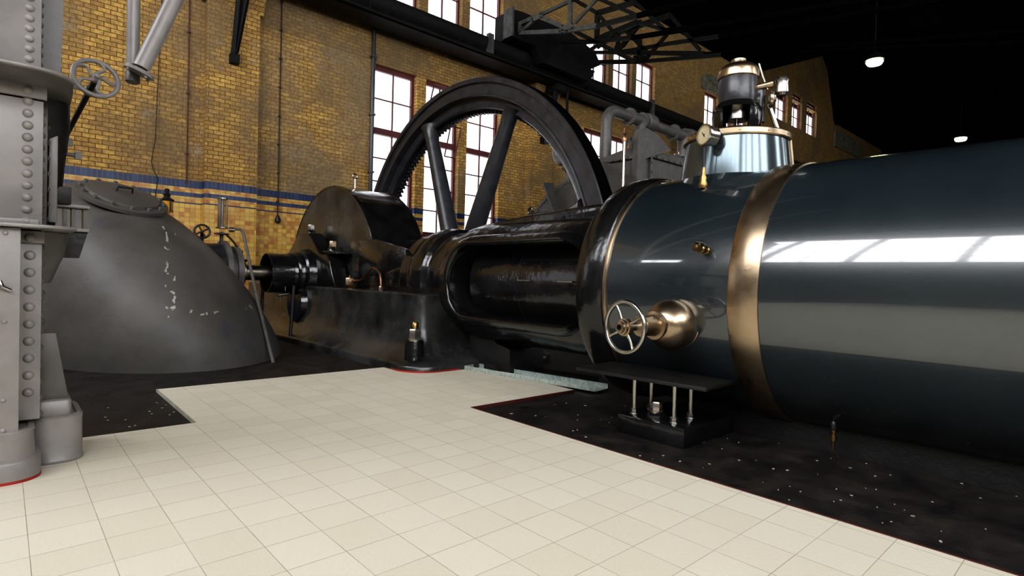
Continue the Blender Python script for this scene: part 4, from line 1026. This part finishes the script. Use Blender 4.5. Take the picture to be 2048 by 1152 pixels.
MB().tube([q, q + Vector((-.10, -.02, 0)), (.2, 3.84, 1.93)], .012, 8).build('rod_bracket', 'grey', t)

# big pipes at the top left
t = thing('overhead_pipe', 'pair of thick grey pipes meeting in a flanged joint at the upper left', 'pipe', (.6, 4.2, 2.15))
MB().tube([(.582, 4.25, 10.6), (.600, 4.25, 2.16)], .036, 20).build('vertical_pipe', 'grey', t)
MB().lathe((.600, 4.25, 2.10), 'Z', [(0, .028), (.01, .04), (.06, .04), (.07, .036)], 24).build('pipe_cap', 'greydark', t)
a, b = Vector((.625, 4.13, 2.17)), Vector((1.36, 4.13, 4.2))
MB().tube([a, b, a + (b - a) * 3.6], .047, 24).build('slanting_pipe', 'grey', t)
MB().lathe((.628, 4.17, 2.175), (.34, -.15, 1), [(-.03, .05), (-.028, .084), (-.008, .086), (-.006, .055), (.0, .05)], 32).build('joint_flange', 'grey', t)
for k in range(4):
    an = PI / 2 * k + .5; u, v, d = frame_of((.34, -.15, 1))
    MB().lathe(Vector((.628, 4.17, 2.172)) + (u * math.cos(an) + v * math.sin(an)) * .068, d, [(-.04, .009), (.004, .009), (.008, .004)], 8).build('flange_bolt', 'grey', t)

# ------------------------------------------------------------------ light and camera
world = bpy.data.worlds.new('overcast_sky'); sc.world = world; world.use_nodes = True
bg = world.node_tree.nodes['Background']; bg.inputs[0].default_value = (.96, .97, 1.0, 1); bg.inputs[1].default_value = 9.0
def portal(name, loc, rot, sx, sy):
    L = bpy.data.lights.new(name, 'AREA'); L.shape = 'RECTANGLE'; L.size = sx; L.size_y = sy
    L.cycles.is_portal = True
    o = bpy.data.objects.new(name, L); o.location = loc; o.rotation_euler = rot; col.objects.link(o)
portal('window_portal', (LW - .5, 1.5, 9.6), (0, -PI / 2, 0), 6.4, 16.5)
portal('window_portal', (-.6, -7.5, 6.8), (PI / 2, 0, 0), 13, 5.4)
portal('window_portal', (17.5, -7.5, 6.8), (PI / 2, 0, 0), 17.5, 5.4)
portal('window_portal', (9.0, 12.8, 4.0), (-PI / 2, 0, 0), 34, 4.4)
portal('window_portal', (16.5, 12.8, 8.3), (-PI / 2, 0, 0), 21, 1.7)
portal('window_portal', (31.1, 12.8, 10.2), (-PI / 2, 0, 0), 6, 2)

cam = bpy.data.cameras.new('camera'); cam.sensor_width = 36; cam.lens = 1125.3 / 2048 * 36; cam.clip_start = .05; cam.clip_end = 200
co = bpy.data.objects.new('camera', cam); col.objects.link(co)
h, pi_, ro = map(math.radians, (42.257, -1.044, 1.622))
F = Vector((math.sin(h) * math.cos(pi_), math.cos(h) * math.cos(pi_), math.sin(pi_)))
r0 = Vector((math.cos(h), -math.sin(h), 0)); u0 = r0.cross(F)
r_ = math.cos(ro) * r0 + math.sin(ro) * u0; u_ = -math.sin(ro) * r0 + math.cos(ro) * u0
co.matrix_world = Matrix(((r_.x, u_.x, -F.x, 0), (r_.y, u_.y, -F.y, 0), (r_.z, u_.z, -F.z, .95), (0, 0, 0, 1)))
sc.camera = co
sc.view_settings.view_transform = 'Standard'; sc.view_settings.look = 'Medium High Contrast'; sc.view_settings.exposure = .35; sc.view_settings.gamma = 1
sc.cycles.max_bounces = 7; sc.cycles.diffuse_bounces = 3; sc.cycles.glossy_bounces = 4; sc.cycles.transparent_max_bounces = 8; sc.cycles.transmission_bounces = 3
sc.cycles.caustics_reflective = False; sc.cycles.caustics_refractive = False
sc.cycles.sample_clamp_indirect = 6
sc.cycles.use_denoising = True
